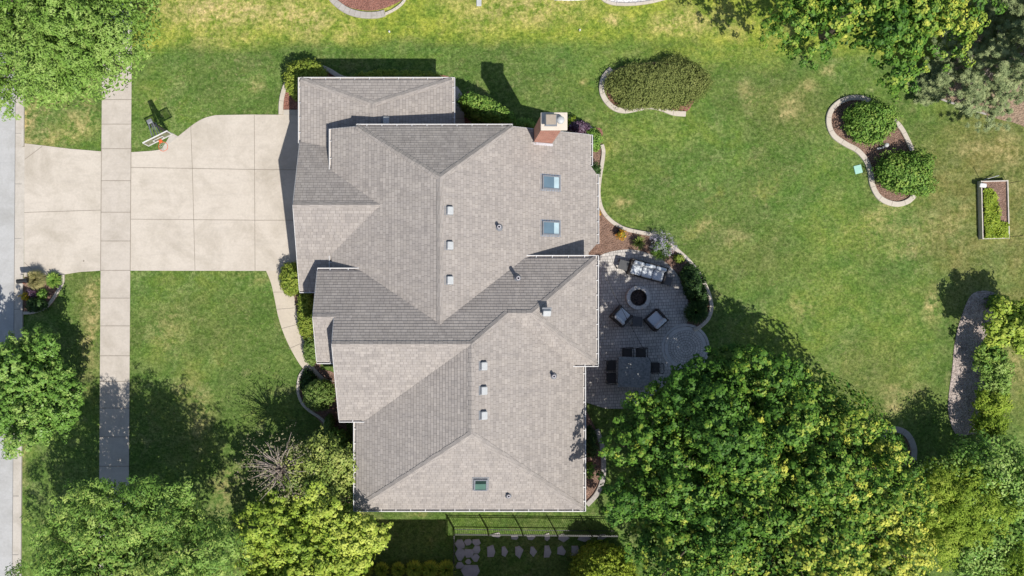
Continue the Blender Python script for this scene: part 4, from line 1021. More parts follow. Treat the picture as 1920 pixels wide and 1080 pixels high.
def vent_pipe(nm, u, v, h_, r_=.055):
    c = on_roof(nm, u, v); k = Vector((0, 0, H)) - c; c = c - Vector((k.x, k.y, 0)) * 0 
    top = G(u, v, c.z + h_); zb = PLN[nm][1] - (PLN[nm][0].x * top.x + PLN[nm][0].y * top.y)
    mb = MB(); mb.lathe([(r_, zb - top.z - .1), (r_, 0), (r_ * .62, 0), (r_ * .62, -.2), (.001, -.2)], tuple(top), 16, 0)
    mb.lathe([(r_ * 2.4, zb - top.z - .06), (r_ * 1.7, zb - top.z + .08), (r_ * 1.05, zb - top.z + .13)], tuple(top), 16, 1)
    return mb.build('vent_pipe', [MT['lead'], MT['grey_metal']], house)
vent_pipe('ME', 936, 425, .42, .085); vent_pipe('CN', 972, 521.5, .62, .085); vent_pipe('DE', 1039, 706, .42, .08); vent_pipe('DS', 954, 931, .35, .075)

# the house to the south, past the edge of the photo, whose shade falls over the side yard
nb = empty('neighbour_house', G(900, 1250), 0, 'brick house with grey hip roof just south of the side yard', 'house')
mb = MB()
def hip(x0, x1, y0, y1, z0, z1):
    d = (y1 - y0) / 2; vs = [(x0, y0, z0), (x1, y0, z0), (x1, y1, z0), (x0, y1, z0), (x0 + d, (y0 + y1) / 2, z1), (x1 - d, (y0 + y1) / 2, z1)]
    mb.add(vs, [(0, 1, 5, 4), (1, 2, 5), (2, 3, 4, 5), (3, 0, 4), (3, 2, 1, 0)], 0)
c0 = G(900, 1250)
hip(GX(560) - c0.x, GX(909) - c0.x, GY(1700) - c0.y, GY(1101) - c0.y, 6.0, 9.2); hip(GX(700) - c0.x, GX(1200) - c0.x, GY(1640) - c0.y, GY(1131) - c0.y, 5.99, 8.9)
mb.build('roof', MT['shingle'], nb)
mb = MB(); mb.prism(rect(GX(575) - c0.x, GX(895) - c0.x, GY(1685) - c0.y, GY(1116) - c0.y), 0, 5.98); mb.prism(rect(GX(800) - c0.x, GX(1185) - c0.x, GY(1625) - c0.y, GY(1146) - c0.y), 0, 5.97); mb.build('wall', MT['brick'], nb)

# ------------------------------------------------------------------ basketball hoop
bt0, bt1 = G(267, 268, 3.12), G(313.5, 245, 3.12)                 # top corners of the board
ax_ = (bt1 - bt0).normalized(); fw = Vector((ax_.y, -ax_.x, 0)); bw = (bt1 - bt0).length; bh = .84
ctr = (bt0 + bt1) / 2
pb = G(317, 250)
pole_b = Vector((ctr.x, ctr.y, 0)) - fw * .95
hoop = empty('basketball_hoop', pole_b, 0, 'basketball hoop with smoked backboard and orange rim beside the driveway', 'basketball hoop')
L_ = lambda p_: Vector(p_) - pole_b
Mb = Matrix((ax_, fw, Vector((0, 0, 1)))).transposed()
mb = MB(); bc = L_((ctr.x, ctr.y, 3.12 - bh / 2))
mb.box(bc, (bw - .06, .03, bh - .06), 0, Mb); mb.build('backboard', MT['board'], hoop)
mb = MB()
for sx in (-1, 1): mb.box(bc + Mb @ Vector((sx * (bw / 2 - .02), 0, 0)), (.045, .05, bh), 0, Mb)
for sz in (-1, 1): mb.box(bc + Mb @ Vector((0, 0, sz * (bh / 2 - .02))), (bw - .09, .049, .045), 0, Mb)
tw, th_ = .5, .36
for sx in (-1, 1): mb.box(bc + Mb @ Vector((sx * tw / 2, .022, -.14)), (.045, .018, th_), 0, Mb)
for sz in (-1, 1): mb.box(bc + Mb @ Vector((0, .021, -.14 + sz * th_ / 2)), (tw, .017, .045), 0, Mb)
mb.build('board_frame', MT['white'], hoop)
mb = MB(); rcn = bc + Mb @ Vector((0, .38, -bh / 2 + .12)); R_ = .225
mb.tube([rcn + Vector((R_ * math.cos(a), R_ * math.sin(a), 0)) for a in np.linspace(0, 2 * math.pi, 29)], .013, 8, cap=False)
mb.box(bc + Mb @ Vector((0, .09, -bh / 2 + .10)), (.16, .15, .07), 0, Mb); rim = mb.build('rim', MT['orange'], hoop)
mb = MB()
for k in range(12):
    a, b2 = 2 * math.pi * k / 12, 2 * math.pi * (k + 1) / 12; c_ = 2 * math.pi * (k - 1) / 12
    for e in (b2, c_): mb.tube([rcn + Vector((R_ * math.cos(a), R_ * math.sin(a), 0)), rcn + Vector((R_ * .75 * math.cos((a + e) / 2), R_ * .75 * math.sin((a + e) / 2), -.2)), rcn + Vector((R_ * .55 * math.cos(e), R_ * .55 * math.sin(e), -.42))], .006, 4, cap=False)
mb.build('net', MT['net'], rim)
mb = MB(); mb.tube([(0, 0, 0), (0, 0, 2.62)], .085, 12); mb.build('pole', MT['black'], hoop)
mb = MB()
for sx in (-.16, .16):
    for z0_, z1_ in ((2.05, 2.42), (2.58, 2.95)): mb.tube([Mb @ Vector((sx * .6, -.02, z0_)), Mb @ Vector((sx, .92, z1_))], .032, 8)
mb.rbox((0, 0, 2.62), (.26, .22, .12), .03, 0, Mb)
mb.build('support_arm', MT['grey_metal'], hoop)
mb = MB()
for sx in (-.32, .32): mb.box(bc + Mb @ Vector((sx * .6, -.035, 0)), (.05, .04, bh - .1), 0, Mb)
mb.build('back_brace', MT['black'], hoop)
mb = MB(); mb.sheet(raw([(304, 279), (322, 249), (338, 258), (318, 276)]), .024); tag(mb.build('hoop_pad', MT['kerb']), kind='structure')

# ------------------------------------------------------------------ patio furniture
def rot2(a): return Matrix.Rotation(a, 3, 'Z')
def seat_piece(name, label, u, v, ang, w_, seats, cat):
    """wicker sofa or armchair; local +y is the way it faces"""
    g = G(u, v, .4); root = empty(name, (g.x, g.y, .03), ang, label, cat)
    d = .82; aw = .10
    mb = MB(); mb.rbox((0, 0, .17), (w_, d, .26), .03); mb.rbox((0, -d / 2 + .05, .44), (w_, .10, .50), .03); mb.build('frame', MT['wicker'], root)
    for sx in (-1, 1):
        mb = MB(); mb.rbox((sx * (w_ / 2 - aw / 2), .052, .40), (aw, d - .104, .38), .03); mb.build('armrest', MT['wicker'], root)
    for k in range(seats):
        cw = (w_ - 2 * aw) / seats; x = -w_ / 2 + aw + cw * (k + .5)
        mb = MB(); mb.rbox((x, .08, .385), (cw - .02, d - .28, .16), .05); mb.build('seat_cushion', MT['cushion'], root)
        mb = MB(); mb.rbox((x, -d / 2 + .19, .60), (cw - .03, .17, .40), .06, 0, Matrix.Rotation(math.radians(14), 3, 'X')); mb.build('back_cushion', MT['cushion'], root)
    return root
seat_piece('patio_sofa', 'three seat dark wicker sofa with pale cushions beside the fire pit', 1214, 508, math.radians(180 - 15), 1.95, 3, 'sofa')
seat_piece('patio_armchair', 'dark wicker armchair with pale cushions on the house side of the fire pit', 1165, 593, math.radians(-42), .86, 1, 'armchair').__setitem__('group', 'wicker armchairs by the fire pit')
seat_piece('patio_armchair', 'larger dark wicker armchair with pale cushions nearer the paver circle', 1230, 600, math.radians(42), .92, 1, 'armchair').__setitem__('group', 'wicker armchairs by the fire pit')
def side_table(label, u, v, ang, s_=.5, h_=.45):
    g = G(u, v, h_); r_ = empty('side_table', (g.x, g.y, .03), ang, label, 'side table', 'small dark patio tables')
    mb = MB(); mb.rbox((0, 0, h_ - .02), (s_, s_, .04), .012); mb.build('table_top', MT['dark_top'], r_)
    for sx in (-1, 1):
        for sy in (-1, 1):
            mb = MB(); mb.box((sx * (s_ / 2 - .04), sy * (s_ / 2 - .04), (h_ - .04) / 2), (.05, .05, h_ - .04)); mb.build('leg', MT['wicker'], r_)
side_table('small dark square table at the house end of the sofa', 1169, 497, math.radians(-15)); side_table('small dark square table at the far right end of the sofa', 1252, 527, math.radians(-15), .42); side_table('small dark square table between the two armchairs', 1195, 603, math.radians(-4), .5)
g = G(1197, 558, .3)
fp = empty('fire_pit', (g.x, g.y, .03), 0, 'round grey block fire pit filled with dark ash', 'fire pit')
mb = MB(); n = 12
for k in range(n):
    a0, a1 = 2 * math.pi * (k + .02) / n, 2 * math.pi * (k + .98) / n
    for z0_, z1_ in ((0, .14), (.145, .30)):
        sh = 0 if z0_ == 0 else math.pi / n
        pts = [(r_ * math.cos(a + sh), r_ * math.sin(a + sh)) for r_, seq in ((.62, (a0, (a0 + a1) / 2, a1)), (.41, (a1, (a0 + a1) / 2, a0))) for a in seq]
        mb.prism(pts, z0_, z1_)
mb.build('block_ring', MT['stone_ring'], fp)
mb = MB(); mb.lathe([(.001, .13), (.15, .15), (.3, .12), (.415, .10)], (0, 0, 0), 24); mb.build('ash', MT['ash'], fp)
mb = MB(); mb.lathe([(.43, .05), (.43, .31), (.40, .31), (.40, .05)], (0, 0, 0), 32); mb.build('steel_liner', MT['black'], fp)
g = G(1189, 698, .74)
dt = empty('dining_table', (g.x, g.y, .03), math.radians(-2), 'square mottled grey stone dining table on the patio near the maple', 'dining table')
mb = MB(); mb.rbox((0, 0, .72), (1.66, 1.56, .045), .015); mb.build('table_top', MT['slate'], dt)
for sx in (-1, 1):
    for sy in (-1, 1):
        mb = MB(); mb.box((sx * .68, sy * .62, .345), (.08, .08, .69)); mb.build('leg', MT['black'], dt)
def dining_chair(label, u, v, ang):
    g = G(u, v, .6); r_ = empty('dining_chair', (g.x, g.y, .03), ang, label, 'chair', 'black metal chairs at the dining table')
    mb = MB(); mb.rbox((0, 0, .43), (.52, .50, .05), .02); mb.build('seat', MT['wicker'], r_)
    mb = MB(); mb.tube([(-.25, -.25, .40), (-.26, -.30, .93), (-.15, -.33, 1.0), (.15, -.33, 1.0), (.26, -.30, .93), (.25, -.25, .40)], .018, 6)
    for k in range(5): x = -.17 + .085 * k; mb.tube([(x, -.25, .45), (x, -.325, .98)], .009, 5)
    mb.build('backrest', MT['black'], r_)
    for sx in (-1, 1):
        mb = MB(); mb.tube([(sx * .26, -.26, .66), (sx * .29, .0, .67), (sx * .28, .2, .63), (sx * .26, .22, .42)], .016, 6); mb.build('armrest', MT['black'], r_)
        for sy in (-1, 1):
            mb = MB(); mb.tube([(sx * .24, sy * .22, .42), (sx * .25, sy * .25, 0)], .016, 6); mb.build('leg', MT['black'], r_)
dining_chair('black dining chair at the fire pit side, nearer the house', 1177, 663, math.radians(180)); dining_chair('black dining chair at the fire pit side, nearer the paver circle', 1203, 663, math.radians(180))
dining_chair('black dining chair on the house side, nearer the fire pit', 1147, 686, math.radians(-90)); dining_chair('black dining chair on the house side, farther from the fire pit', 1147, 710, math.radians(-90)); dining_chair('black dining chair on the maple side of the stone table', 1229, 690, math.radians(90))
a, b_ = G(1133, 514, 3.3), G(1236, 704, 2.7)
mb = MB(); pts = [a.lerp(b_, k / 16) + Vector((0, 0, -.35 * 4 * (k / 16) * (1 - k / 16))) for k in range(17)]; mb.tube(pts, .011, 5)
sl = mb.build('string_light', MT['black']); tag(sl, 'thin black string light cable hanging across the patio', 'string light')
for k in range(1, 16, 2):
    mb = MB(); p_ = pts[k]; mb.lathe([(.012, 0), (.02, -.03), (.032, -.08), (.022, -.12), (.001, -.13)], tuple(p_), 8, 0, True); mb.build('bulb', MT['glass'], sl)

# ------------------------------------------------------------------ fence and stepping stones
def fence(a, b_, label, h=1.2, post_every=1.75):
    L = (b_ - a).length; d = (b_ - a) / L; ang = math.atan2(d.y, d.x)
    r_ = empty('iron_fence', (a.x, a.y, 0), ang, label, 'fence', 'black metal fence runs')
    mb = MB()
    for z_ in (.15, h - .18, h - .02): mb.box((L / 2, 0, z_), (L, .03, .035))
    for k in range(int(L / .11)): mb.box((.06 + k * .11, 0, h / 2 + .02), (.016, .016, h - .08))
    mb.build('railing', MT['black'], r_)
    for k in range(int(L / post_every) + 1):
        mb = MB(); mb.box((k * post_every, 0, h / 2 + .03), (.055, .055, h + .06)); mb.lathe([(.04, h + .06), (.03, h + .09), (.001, h + .11)], (k * post_every, 0, 0), 8); mb.build('post', MT['black'], r_)
fence(G(851, 991), G(1150, 994), 'black metal picket fence along the sunlit side of the house'); fence(G(850.5, 1088), G(851, 992.5), 'black metal picket fence turning away from the house beside the flagstones')
def stone(name, label, u, v, rx, ry, seed, group, hgt=.05, n=5, mat='flag', cat='stepping stone'):
    rr = random.Random(seed); g = G(u, v); pts = []
    for k in range(n):
        a = 2 * math.pi * (k + rr.uniform(-.3, .3)) / n; q_ = rr.uniform(.82, 1.1)
        ca, sa = math.cos(a), math.sin(a); f = 1 / max(abs(ca), abs(sa)) ** .35
        pts.append((ca * rx / S * q_ * f * 1.12, sa * ry / S * q_ * f * 1.12))
    mb = MB(); m_ = [(x * .94, y * .94) for x, y in pts]
    vs = [(x, y, 0) for x, y in pts] + [(x, y, hgt - .015) for x, y in pts] + [(x, y, hgt) for x, y in m_]
    mb.add(vs, [(k, (k + 1) % n, n + (k + 1) % n, n + k) for k in range(n)] + [(n + k, n + (k + 1) % n, 2 * n + (k + 1) % n, 2 * n + k) for k in range(n)] + [tuple(range(2 * n, 3 * n))], 0)
    o = mb.build(name, MT[mat]); o.location = (g.x, g.y, 0.0); return tag(o, label, cat, group)
ordn = ['first', 'second', 'third', 'fourth', 'fifth', 'sixth', 'seventh', 'eighth', 'ninth', 'tenth', 'eleventh', 'twelfth']
for k, (u, v, rx, ry) in enumerate(((930, 1003, 8, 6), (965, 1007, 7, 5), (996, 1007, 9, 6), (1026, 1006, 5, 8), (1056, 1008, 11, 8), (1094, 1009, 13, 6), (1130, 1007, 10, 5))):
    stone('stepping_stone', ordn[k] + ' pale stepping stone from the left in the row touching the fence', u, v, rx, ry, 40 + k, 'stepping stones below the fence')
for k, (u, v, rx, ry) in enumerate(((920, 1033, 8, 11), (946, 1034, 6, 10), (974, 1034, 8, 11), (1000, 1034, 7, 9), (1026, 1035, 7, 11), (1053, 1033, 8, 10), (1079, 1033, 8, 10), (1105, 1029, 9, 8))):
    stone('stepping_stone', ordn[k] + ' pale stepping stone from the left in the row farther from the house', u, v, rx, ry, 60 + k, 'stepping stones below the fence')
FL = ((862, 1020, 9, 8), (878, 1016, 7, 6), (893, 1017, 8, 6), (862, 1040, 9, 12), (879, 1036, 9, 9), (893, 1030, 7, 7), (892, 1045, 8, 7), (878, 1053, 6, 5), (863, 1060, 8, 6))
fl = ('top left corner', 'top middle', 'top right corner', 'left side middle', 'centre', 'right side upper', 'right side lower', 'bottom middle', 'bottom left')
for k, (u, v, rx, ry) in enumerate(FL): stone('flagstone', 'grey flagstone at the ' + fl[k] + ' of the fitted patch inside the fence corner', u, v, rx, ry, 80 + k, 'flagstones inside the fence corner', .04, 6, cat='flagstone')
stone('flagstone', 'largest flat flagstone below the fitted flagstone patch', 883, 1070, 17, 13, 99, None, .06, 6, cat='flagstone')

# ------------------------------------------------------------------ planter, mailbox, small fittings
pc = G(1866, 393, .3)
pt = empty('raised_planter', (pc.x, pc.y, 0), math.radians(1.5), 'long white framed raised planter with leafy greens', 'planter')
pw, pln, ph_ = 1.36, 3.02, .32
mb = MB()
for sx in (-1, 1): mb.box((sx * pw / 2, 0, ph_ / 2), (.05, pln, ph_))
for sy in (-1, 1): mb.box((0, sy * (pln / 2 - .035), ph_ / 2), (pw - .054, .05, ph_ - .004))
mb.build('frame', MT['wood_white'], pt)
mb = MB(); mb.box((0, 0, .12), (pw - .06, pln - .12, .22)); mb.build('soil', MT['mulch'], pt)
rng = np.random.default_rng(5); n = 5200
P = np.stack([rng.uniform(-pw / 2 + .08, pw / 2 - .04, n), rng.uniform(-pln / 2 + .05, pln / 2 - .42, n), np.zeros(n)], 1)
lim = np.interp(P[:, 1], [-1.5, -.75, -.6, .2, .7, 1.1], [.66, .62, .18, .10, .02, -.22]); ok = P[:, 0] < lim + rng.normal(0, .06, n)
P = P[ok]; P[:, 2] = .30 + rng.uniform(0, .2, len(P)) * (.6 + .4 * np.sin(P[:, 0] * 7) * np.cos(P[:, 1] * 5))
o = leaf_mesh('lettuce_plants', P, rng.normal(0, .4, P.shape) + [0, 0, .9], .10 * rng.uniform(.7, 1.4, len(P)), np.clip(rng.normal(.5, .25, len(P)), 0, 1), MT['lf_yellow'], None, .7, rng=rng)
o.location = pt.location; o.rotation_euler = pt.rotation_euler; tag(o, 'leafy bright green vegetables filling the raised planter', 'plant', kind='stuff')
g = G(1845, 347, .5); mb = MB(); mb.rbox((g.x, g.y, .40), (.36, .22, .14), .04, 0, rot2(-.1)); tag(mb.build('white_tub', MT['white']), 'small white plastic tub in the corner of the raised planter', 'tub')
for (u, v), lb in (((1836, 334), 'upper left'), ((1889, 344), 'upper right'), ((1893, 444), 'lower right')):
    g = G(u, v); mb = MB(); mb.tube([(g.x, g.y, 0), (g.x + .02, g.y, 1.0)], .014, 6); tag(mb.build('garden_stake', MT['black']), 'thin dark garden stake at the ' + lb + ' corner of the raised planter', 'stake', 'stakes at the raised planter')
g0 = G(1850, 337); mb = MB(); mb.tube([(g0.x - .15, g0.y, .02), (g0.x + .45, g0.y + .18, .30)], .02, 6); tag(mb.build('metal_rod', MT['steel']), 'short pale metal rod leaning at the head of the raised planter', 'rod')

g = G(46, 527, .9)
mbx = empty('mailbox', (g.x, g.y, 0), math.radians(5), 'dark mailbox on a post beside the street at the driveway corner', 'mailbox')
mb = MB(); mb.box((0, 0, .5), (.1, .1, 1.0)); mb.build('post', MT['black'], mbx)
mb = MB(); prof = [(-.11, 0), (.11, 0)] + [(.11 * math.cos(a), .12 + .10 * math.sin(a)) for a in np.linspace(0, math.pi, 9)]
n = len(prof); vs = [(x, y, 1.0 + z_) for x in (-.28, .26) for y, z_ in prof]; mb.add(vs, [(k, (k + 1) % n, n + (k + 1) % n, n + k) for k in range(n)] + [tuple(range(n)), tuple(range(2 * n - 1, n - 1, -1))]); mb.build('box', MT['black'], mbx)
mb = MB(); mb.box((.1, -.125, 1.2), (.03, .015, .2)); mb.build('flag', MT['orange'], mbx)
mb = MB(); mb.rbox((0, 0, .02), (.40, .44, .05), .02); o = mb.build('utility_lid', MT['teal']); gg = G(1608.5, 317.5); o.location = (gg.x, gg.y, .0); o.rotation_euler = (0, 0, .25); tag(o, 'faded teal square utility lid in the lawn beside the two shrub bed', 'utility lid')
mb = MB(); mb.rbox((0, 0, .02), (.26, .55, .05), .02); o = mb.build('utility_lid', MT['pale_metal']); gg = G(898, 2); o.location = (gg.x, gg.y, 0); tag(o, 'pale rectangular utility lid in the dry lawn at the top edge', 'utility lid')
for u, v, lb in ((730, 60, 'small white sprinkler head in the yellow lawn below the red mulch bed'), (1087, 57, 'small white sprinkler head in the lawn above the long hedge')):
    gg = G(u, v); mb = MB(); mb.lathe([(.05, 0), (.05, .10), (.035, .13), (.001, .135)], (gg.x, gg.y, 0), 12); tag(mb.build('sprinkler_head', MT['white']), lb, 'sprinkler')
gg = G(1662, 272, .35)
ld = empty('garden_light', (gg.x, gg.y, 0), .3, 'white garden spotlight on a short post between the two round shrubs', 'garden light')
mb = MB(); mb.tube([(-.15, 0, 0), (-.15, 0, .35)], .025, 8); mb.build('stake', MT['black'], ld)
mb = MB(); mb.lathe([(.05, -.02), (.10, .06), (.12, .14), (.10, .2), (.001, .21)], (.02, 0, .2), 14, 0, True); mb.build('lamp_head', MT['pale_metal'], ld)
mb = MB(); mb.box((-.15, -.05, .05), (.42, .1, .1)); mb.build('base', MT['white'], ld)
gg = G(1163, 437, .3); mb = MB(); mb.lathe([(.001, 0), (.14, 0), (.20, .30), (.22, .30), (.22, .34), (.18, .34), (.17, .28), (.001, .28)], (gg.x, gg.y, .02), 20); tag(mb.build('flower_pot', MT['black']), 'black pot of orange flowers in the mulch near the patio', 'flower pot')
shrub('potted_flowers', 'orange and yellow flowers spilling from the black pot', 1163, 440, 10, 9, .35, MT['lf_flower'], 301, 260, .07, cat='flowers').location.z = .28

# ------------------------------------------------------------------ shrubs
shrub('clipped_bush', 'big round clipped yellow green bush at the corner by the driveway', 572, 150, 37, 36, 1.7, MT['lf_hedge'], 1, 9000, .085, .05, box=2.5)
shrub('low_hedge', 'low clipped hedge mostly hidden under the top roof eave', 745, 150, 76, 15, 1.0, MT['lf_hedge'], 2, 8000, .075, .05, box=4, cat='hedge')
shrub('leafy_hedge', 'glossy green bushy hedge running from the side walk to the chimney', 912, 210, 54, 20, 2.5, MT['lf_green'], 3, 12000, .10, .16, rot=math.radians(-29), cat='hedge')
shrub('leafy_shrub', 'green shrub tucked against the roof edge left of the chimney', 980, 238, 26, 10, 2.2, MT['lf_green'], 4, 2200, .10, .15)
shrub('lime_plant', 'yellow green leafy plant right beside the chimney', 1070, 232, 12, 11, .7, MT['lf_yellow'], 5, 800, .10, .2)
shrub('purple_shrub', 'dark purple leaved shrub beside the chimney', 1084, 240, 17, 13, .9, MT['lf_purple'], 6, 1600, .11, .2)
shrub('leafy_shrub', 'green shrub at the house corner right of the purple shrub', 1112, 262, 15, 19, .9, MT['lf_green'], 7, 2000, .10, .22)
shrub('leafy_shrub', 'small dark green shrub beside the bay roof corner', 1112, 320, 12, 14, .8, MT['lf_dark'], 8, 1300, .09, .15)
shrub('flower_clump', 'small clump of orange flowers against the house wall', 1122, 399, 4, 5, .35, MT['lf_flower'], 9, 160, .06, .2, cat='flowers')
shrub('juniper_hedge', 'long lumpy olive green juniper hedge filling the kidney bed', 1234, 160, 86, 44, 1.05, MT['lf_juniper'], 10, 42000, .075, .16, tuf=1.6, ragged=.06, dent=.24, rot=math.radians(4), box=2.8, cat='hedge', core=.72, rnd=.6)
shrub('globe_shrub', 'round glossy green shrub at the upper end of the kerbed bed', 1634, 226, 40, 36, 1.4, MT['lf_green'], 11, 9500, .11, .20, tuf=1.3, ragged=.08, group='round shrubs in the kerbed bed', core=.72, rnd=.6)
shrub('globe_shrub', 'larger round green shrub at the lower end of the kerbed bed', 1703, 325, 46, 38, 1.45, MT['lf_green'], 12, 11000, .11, .20, tuf=1.3, ragged=.08, group='round shrubs in the kerbed bed', core=.72, rnd=.6)
shrub('clipped_bush', 'oval yellow green clipped bush where the walk leaves the driveway', 547, 524, 21, 29, 1.15, MT['lf_hedge'], 13, 4600, .075, .05, box=2.4)
shrub('clipped_bush', 'long clipped yellow green bush between the front walk and the house', 575, 590, 15, 42, 1.1, MT['lf_hedge'], 14, 5200, .075, .06, box=2.8)
shrub('clipped_bush', 'small round clipped bush at the end of the front walk', 586, 655, 16, 26, 1.0, MT['lf_box'], 15, 3400, .075, .06, box=2.4)
shrub('globe_bush', 'globe shaped clipped bush inside the looping kerb by the porch', 598, 741, 27, 27, 1.75, MT['lf_box'], 16, 7600, .075, .04, box=2.2)
shrub('ground_ivy', 'low dark ground ivy left of the globe bush', 578, 722, 14, 26, .35, MT['lf_dark'], 17, 2600, .09, .2, cat='plant')
shrub('clipped_bush', 'dark green clipped bush under the eave below the porch', 618, 800, 9, 22, .8, MT['lf_box'], 18, 1800, .075, .06)
shrub('clipped_bush', 'tall green clipped bush against the west wall beside the crabapple', 637, 842, 22, 34, 1.6, MT['lf_green'], 19, 5600, .08, .08, box=2.6)
shrub('clipped_bush', 'green bush in the shade near the house corner by the lime maple', 640, 905, 20, 26, 1.0, MT['lf_green'], 20, 3200, .08, .14)
shrub('sage_plant', 'large pale lavender flowering sage beside the patio sofa', 1240, 458, 25, 22, .95, MT['lf_sage'], 21, 1000, .10, .2, ratio=.3, core=.5, cat='plant', rnd=.8)
tuft('leafy_clump', 'green leafy stems at the foot of the lavender sage', 1238, 468, 22, .8, MT['lf_green'], 22, 500, .025, cat='plant')
tuft('spiky_plant', 'thin reddish spiky plant left of the lavender sage', 1197, 455, 15, .6, MT['lf_crab'], 23, 160, .02)
shrub('lime_plant', 'small yellow green plant inside the kerb right of the lavender sage', 1274, 485, 9, 7, .4, MT['lf_hedge'], 24, 420, .08, .2, cat='plant')
shrub('leafy_shrub', 'dark green shrub right of the sofa inside the patio kerb', 1300, 530, 19, 32, .95, MT['lf_dark'], 25, 4200, .10, .18, rot=math.radians(15))
tuft('grass_clump', 'dark green grassy clump at the lower end of the patio bed', 1303, 585, 24, .8, MT['lf_dark'], 26, 1200, .03, tone=.5)
shrub('leafy_shrub', 'shaded green shrub between the grassy clump and the patio kerb', 1318, 562, 9, 20, .7, MT['lf_dark'], 27, 1200, .09, .2)
tuft('ornamental_grass', 'straw coloured ornamental grass in the mailbox bed', 70, 524, 20, .95, MT['lf_straw'], 28, 900, .022)
tuft('leafy_clump', 'bright green strappy clump in the mailbox bed', 102, 525, 17, .5, MT['lf_green'], 29, 600, .04, tone=.65)
shrub('flower_clump', 'yellow flowers at the street side of the mailbox bed', 46, 556, 9, 7, .45, MT['lf_flower'], 30, 320, .06, .2, cat='flowers', tone=.9)
shrub('purple_shrub', 'small purple leaved plant in the mailbox bed', 62, 549, 10, 9, .5, MT['lf_purple'], 31, 500, .08, .2)
shrub('leafy_shrub', 'small green plant at the right of the mailbox bed', 80, 550, 9, 9, .5, MT['lf_green'], 32, 500, .08, .2)
shrub('leafy_shrub', 'dark green shrub at the lower end of the mailbox bed', 68, 572, 18, 12, .7, MT['lf_dark'], 33, 1300, .09, .2)
names6 = ['leftmost', 'second from the left', 'third from the left', 'fourth from the left', 'fifth from the left', 'rightmost']
for k, (u, r_) in enumerate(((684, 15), (716, 13), (747, 13), (777, 17), (807, 17), (837, 17))):
    tuft('lime_shrub', names6[k] + ' lime yellow shrub of the row at the bottom edge', u, 1067, r_ + 2, .7, MT['lf_yellow'], 200 + k, 420, .06, cat='shrub', group='lime shrubs in a row at the bottom edge', tone=.85)
shrub('lime_bush', 'broad yellow green bush below the big maple at the bottom edge', 1132, 1068, 58, 46, 2.6, MT['lf_yellow'], 34, 15000, .10, .14, rnd=.6)
shrub('leafy_shrub', 'low dark planting in the round kerb at the maple edge', 1682, 836, 18, 20, .5, MT['lf_green'], 35, 1500, .09, .2)
shrub('small_plant', 'small leafy plant in the narrow bed behind the house corner', 1105, 882, 9, 14, .5, MT['lf_green'], 36, 420, .09, .25, cat='plant')
shrub('leafy_shrub', 'dark shrub in the narrow shaded bed under the maple', 1108, 830, 12, 28, .8, MT['lf_dark'], 37, 1700, .09, .2)

# ------------------------------------------------------------------ trees
def at(u, v, z): g_ = G(u, v, z); return (g_.x, g_.y, z)
tree('shade_tree', 'large feathery bright green tree over the street corner at top left', at(98, 40, 7.2), (5.6, 4.5, 3.4), MT['lf_ash'], 101, lobes=76, lobe_r=.98, twigs=78, per=26, leaf=.12, spread=.17, ratio=.42, trunk_r=.26, tone_w=.55, inner=.14, upr=1.3, gap=.1,
     outline=[(-300, 200), (-60, 215), (0, 214), (14, 232), (32, 226), (45, 196), (62, 186), (100, 196), (140, 188), (158, 168), (182, 148), (200, 158), (216, 152), (236, 128), (268, 106), (298, 92), (302, 55), (318, 22), (330, -40), (300, -260), (-300, -260)])
tree('street_tree', 'rounded dark green street tree left of the sidewalk', at(52, 727, 3.0), (2.5, 2.75, 1.6), MT['lf_oak'], 102, lobes=40, lobe_r=.64, twigs=44, per=22, leaf=.13, spread=.14, ratio=.62, trunk_r=.13, tone_w=.5, inner=.14, gap=.1, upr=1.4,
     outline=[(-60, 560), (0, 640), (30, 625), (48, 600), (78, 606), (120, 618), (138, 650), (160, 690), (155, 720), (162, 780), (140, 800), (118, 832), (80, 832), (40, 850), (15, 858), (-60, 880)])
tree('oak_tree', 'wide pale green oak beside the sidewalk at bottom left', at(242, 1035, 5.0), (5.4, 3.8, 2.4), MT['lf_pale'], 103, lobes=70, lobe_r=.95, twigs=48, per=26, leaf=.16, spread=.20, ratio=.34, trunk_r=.24, tone_w=.55, upr=1.4, gap=.18, inner=.14,
     outline=[(18, 1060), (60, 1000), (50, 985), (100, 935), (135, 910), (190, 905), (230, 905), (245, 893), (290, 893), (310, 915), (352, 905), (360, 930), (415, 960), (440, 990), (462, 1030), (470, 1150), (300, 1300), (0, 1300)])
tree('lime_maple', 'bright lime green maple at the bottom beside the house corner', at(588, 1025, 3.5), (3.6, 3.0, 1.5), MT['lf_lime'], 104, lobes=42, lobe_r=.82, twigs=58, per=22, leaf=.13, spread=.15, ratio=.75, trunk_r=.14, tone_w=.55, inner=.14, gap=.08, upr=1.2,
     outline=[(445, 1005), (450, 975), (468, 945), (490, 928), (525, 918), (560, 928), (590, 908), (628, 925), (650, 962), (690, 972), (735, 978), (726, 1005), (730, 1030), (700, 1035), (690, 1055), (668, 1062), (660, 1120), (560, 1200), (430, 1150)])
tree('crabapple_tree', 'half bare crabapple with grey purple twigs in front of the house', at(528, 880, 3.9), (1.75, 1.5, 1.2), MT['lf_twig'], 105, lobes=80, lobe_r=.42, twigs=5, per=3, leaf=.085, spread=.12, trunk_r=.11, bark='grey_bark', limb_n=30, inner=.0)
tree('young_tree', 'thin airy yellow green young tree between the crabapple and house', at(606, 888, 3.4), (1.35, 1.7, 1.1), MT['lf_crab'], 106, lobes=56, lobe_r=.42, twigs=24, per=9, leaf=.13, spread=.17, trunk_r=.07, tone_w=.6, inner=.1)
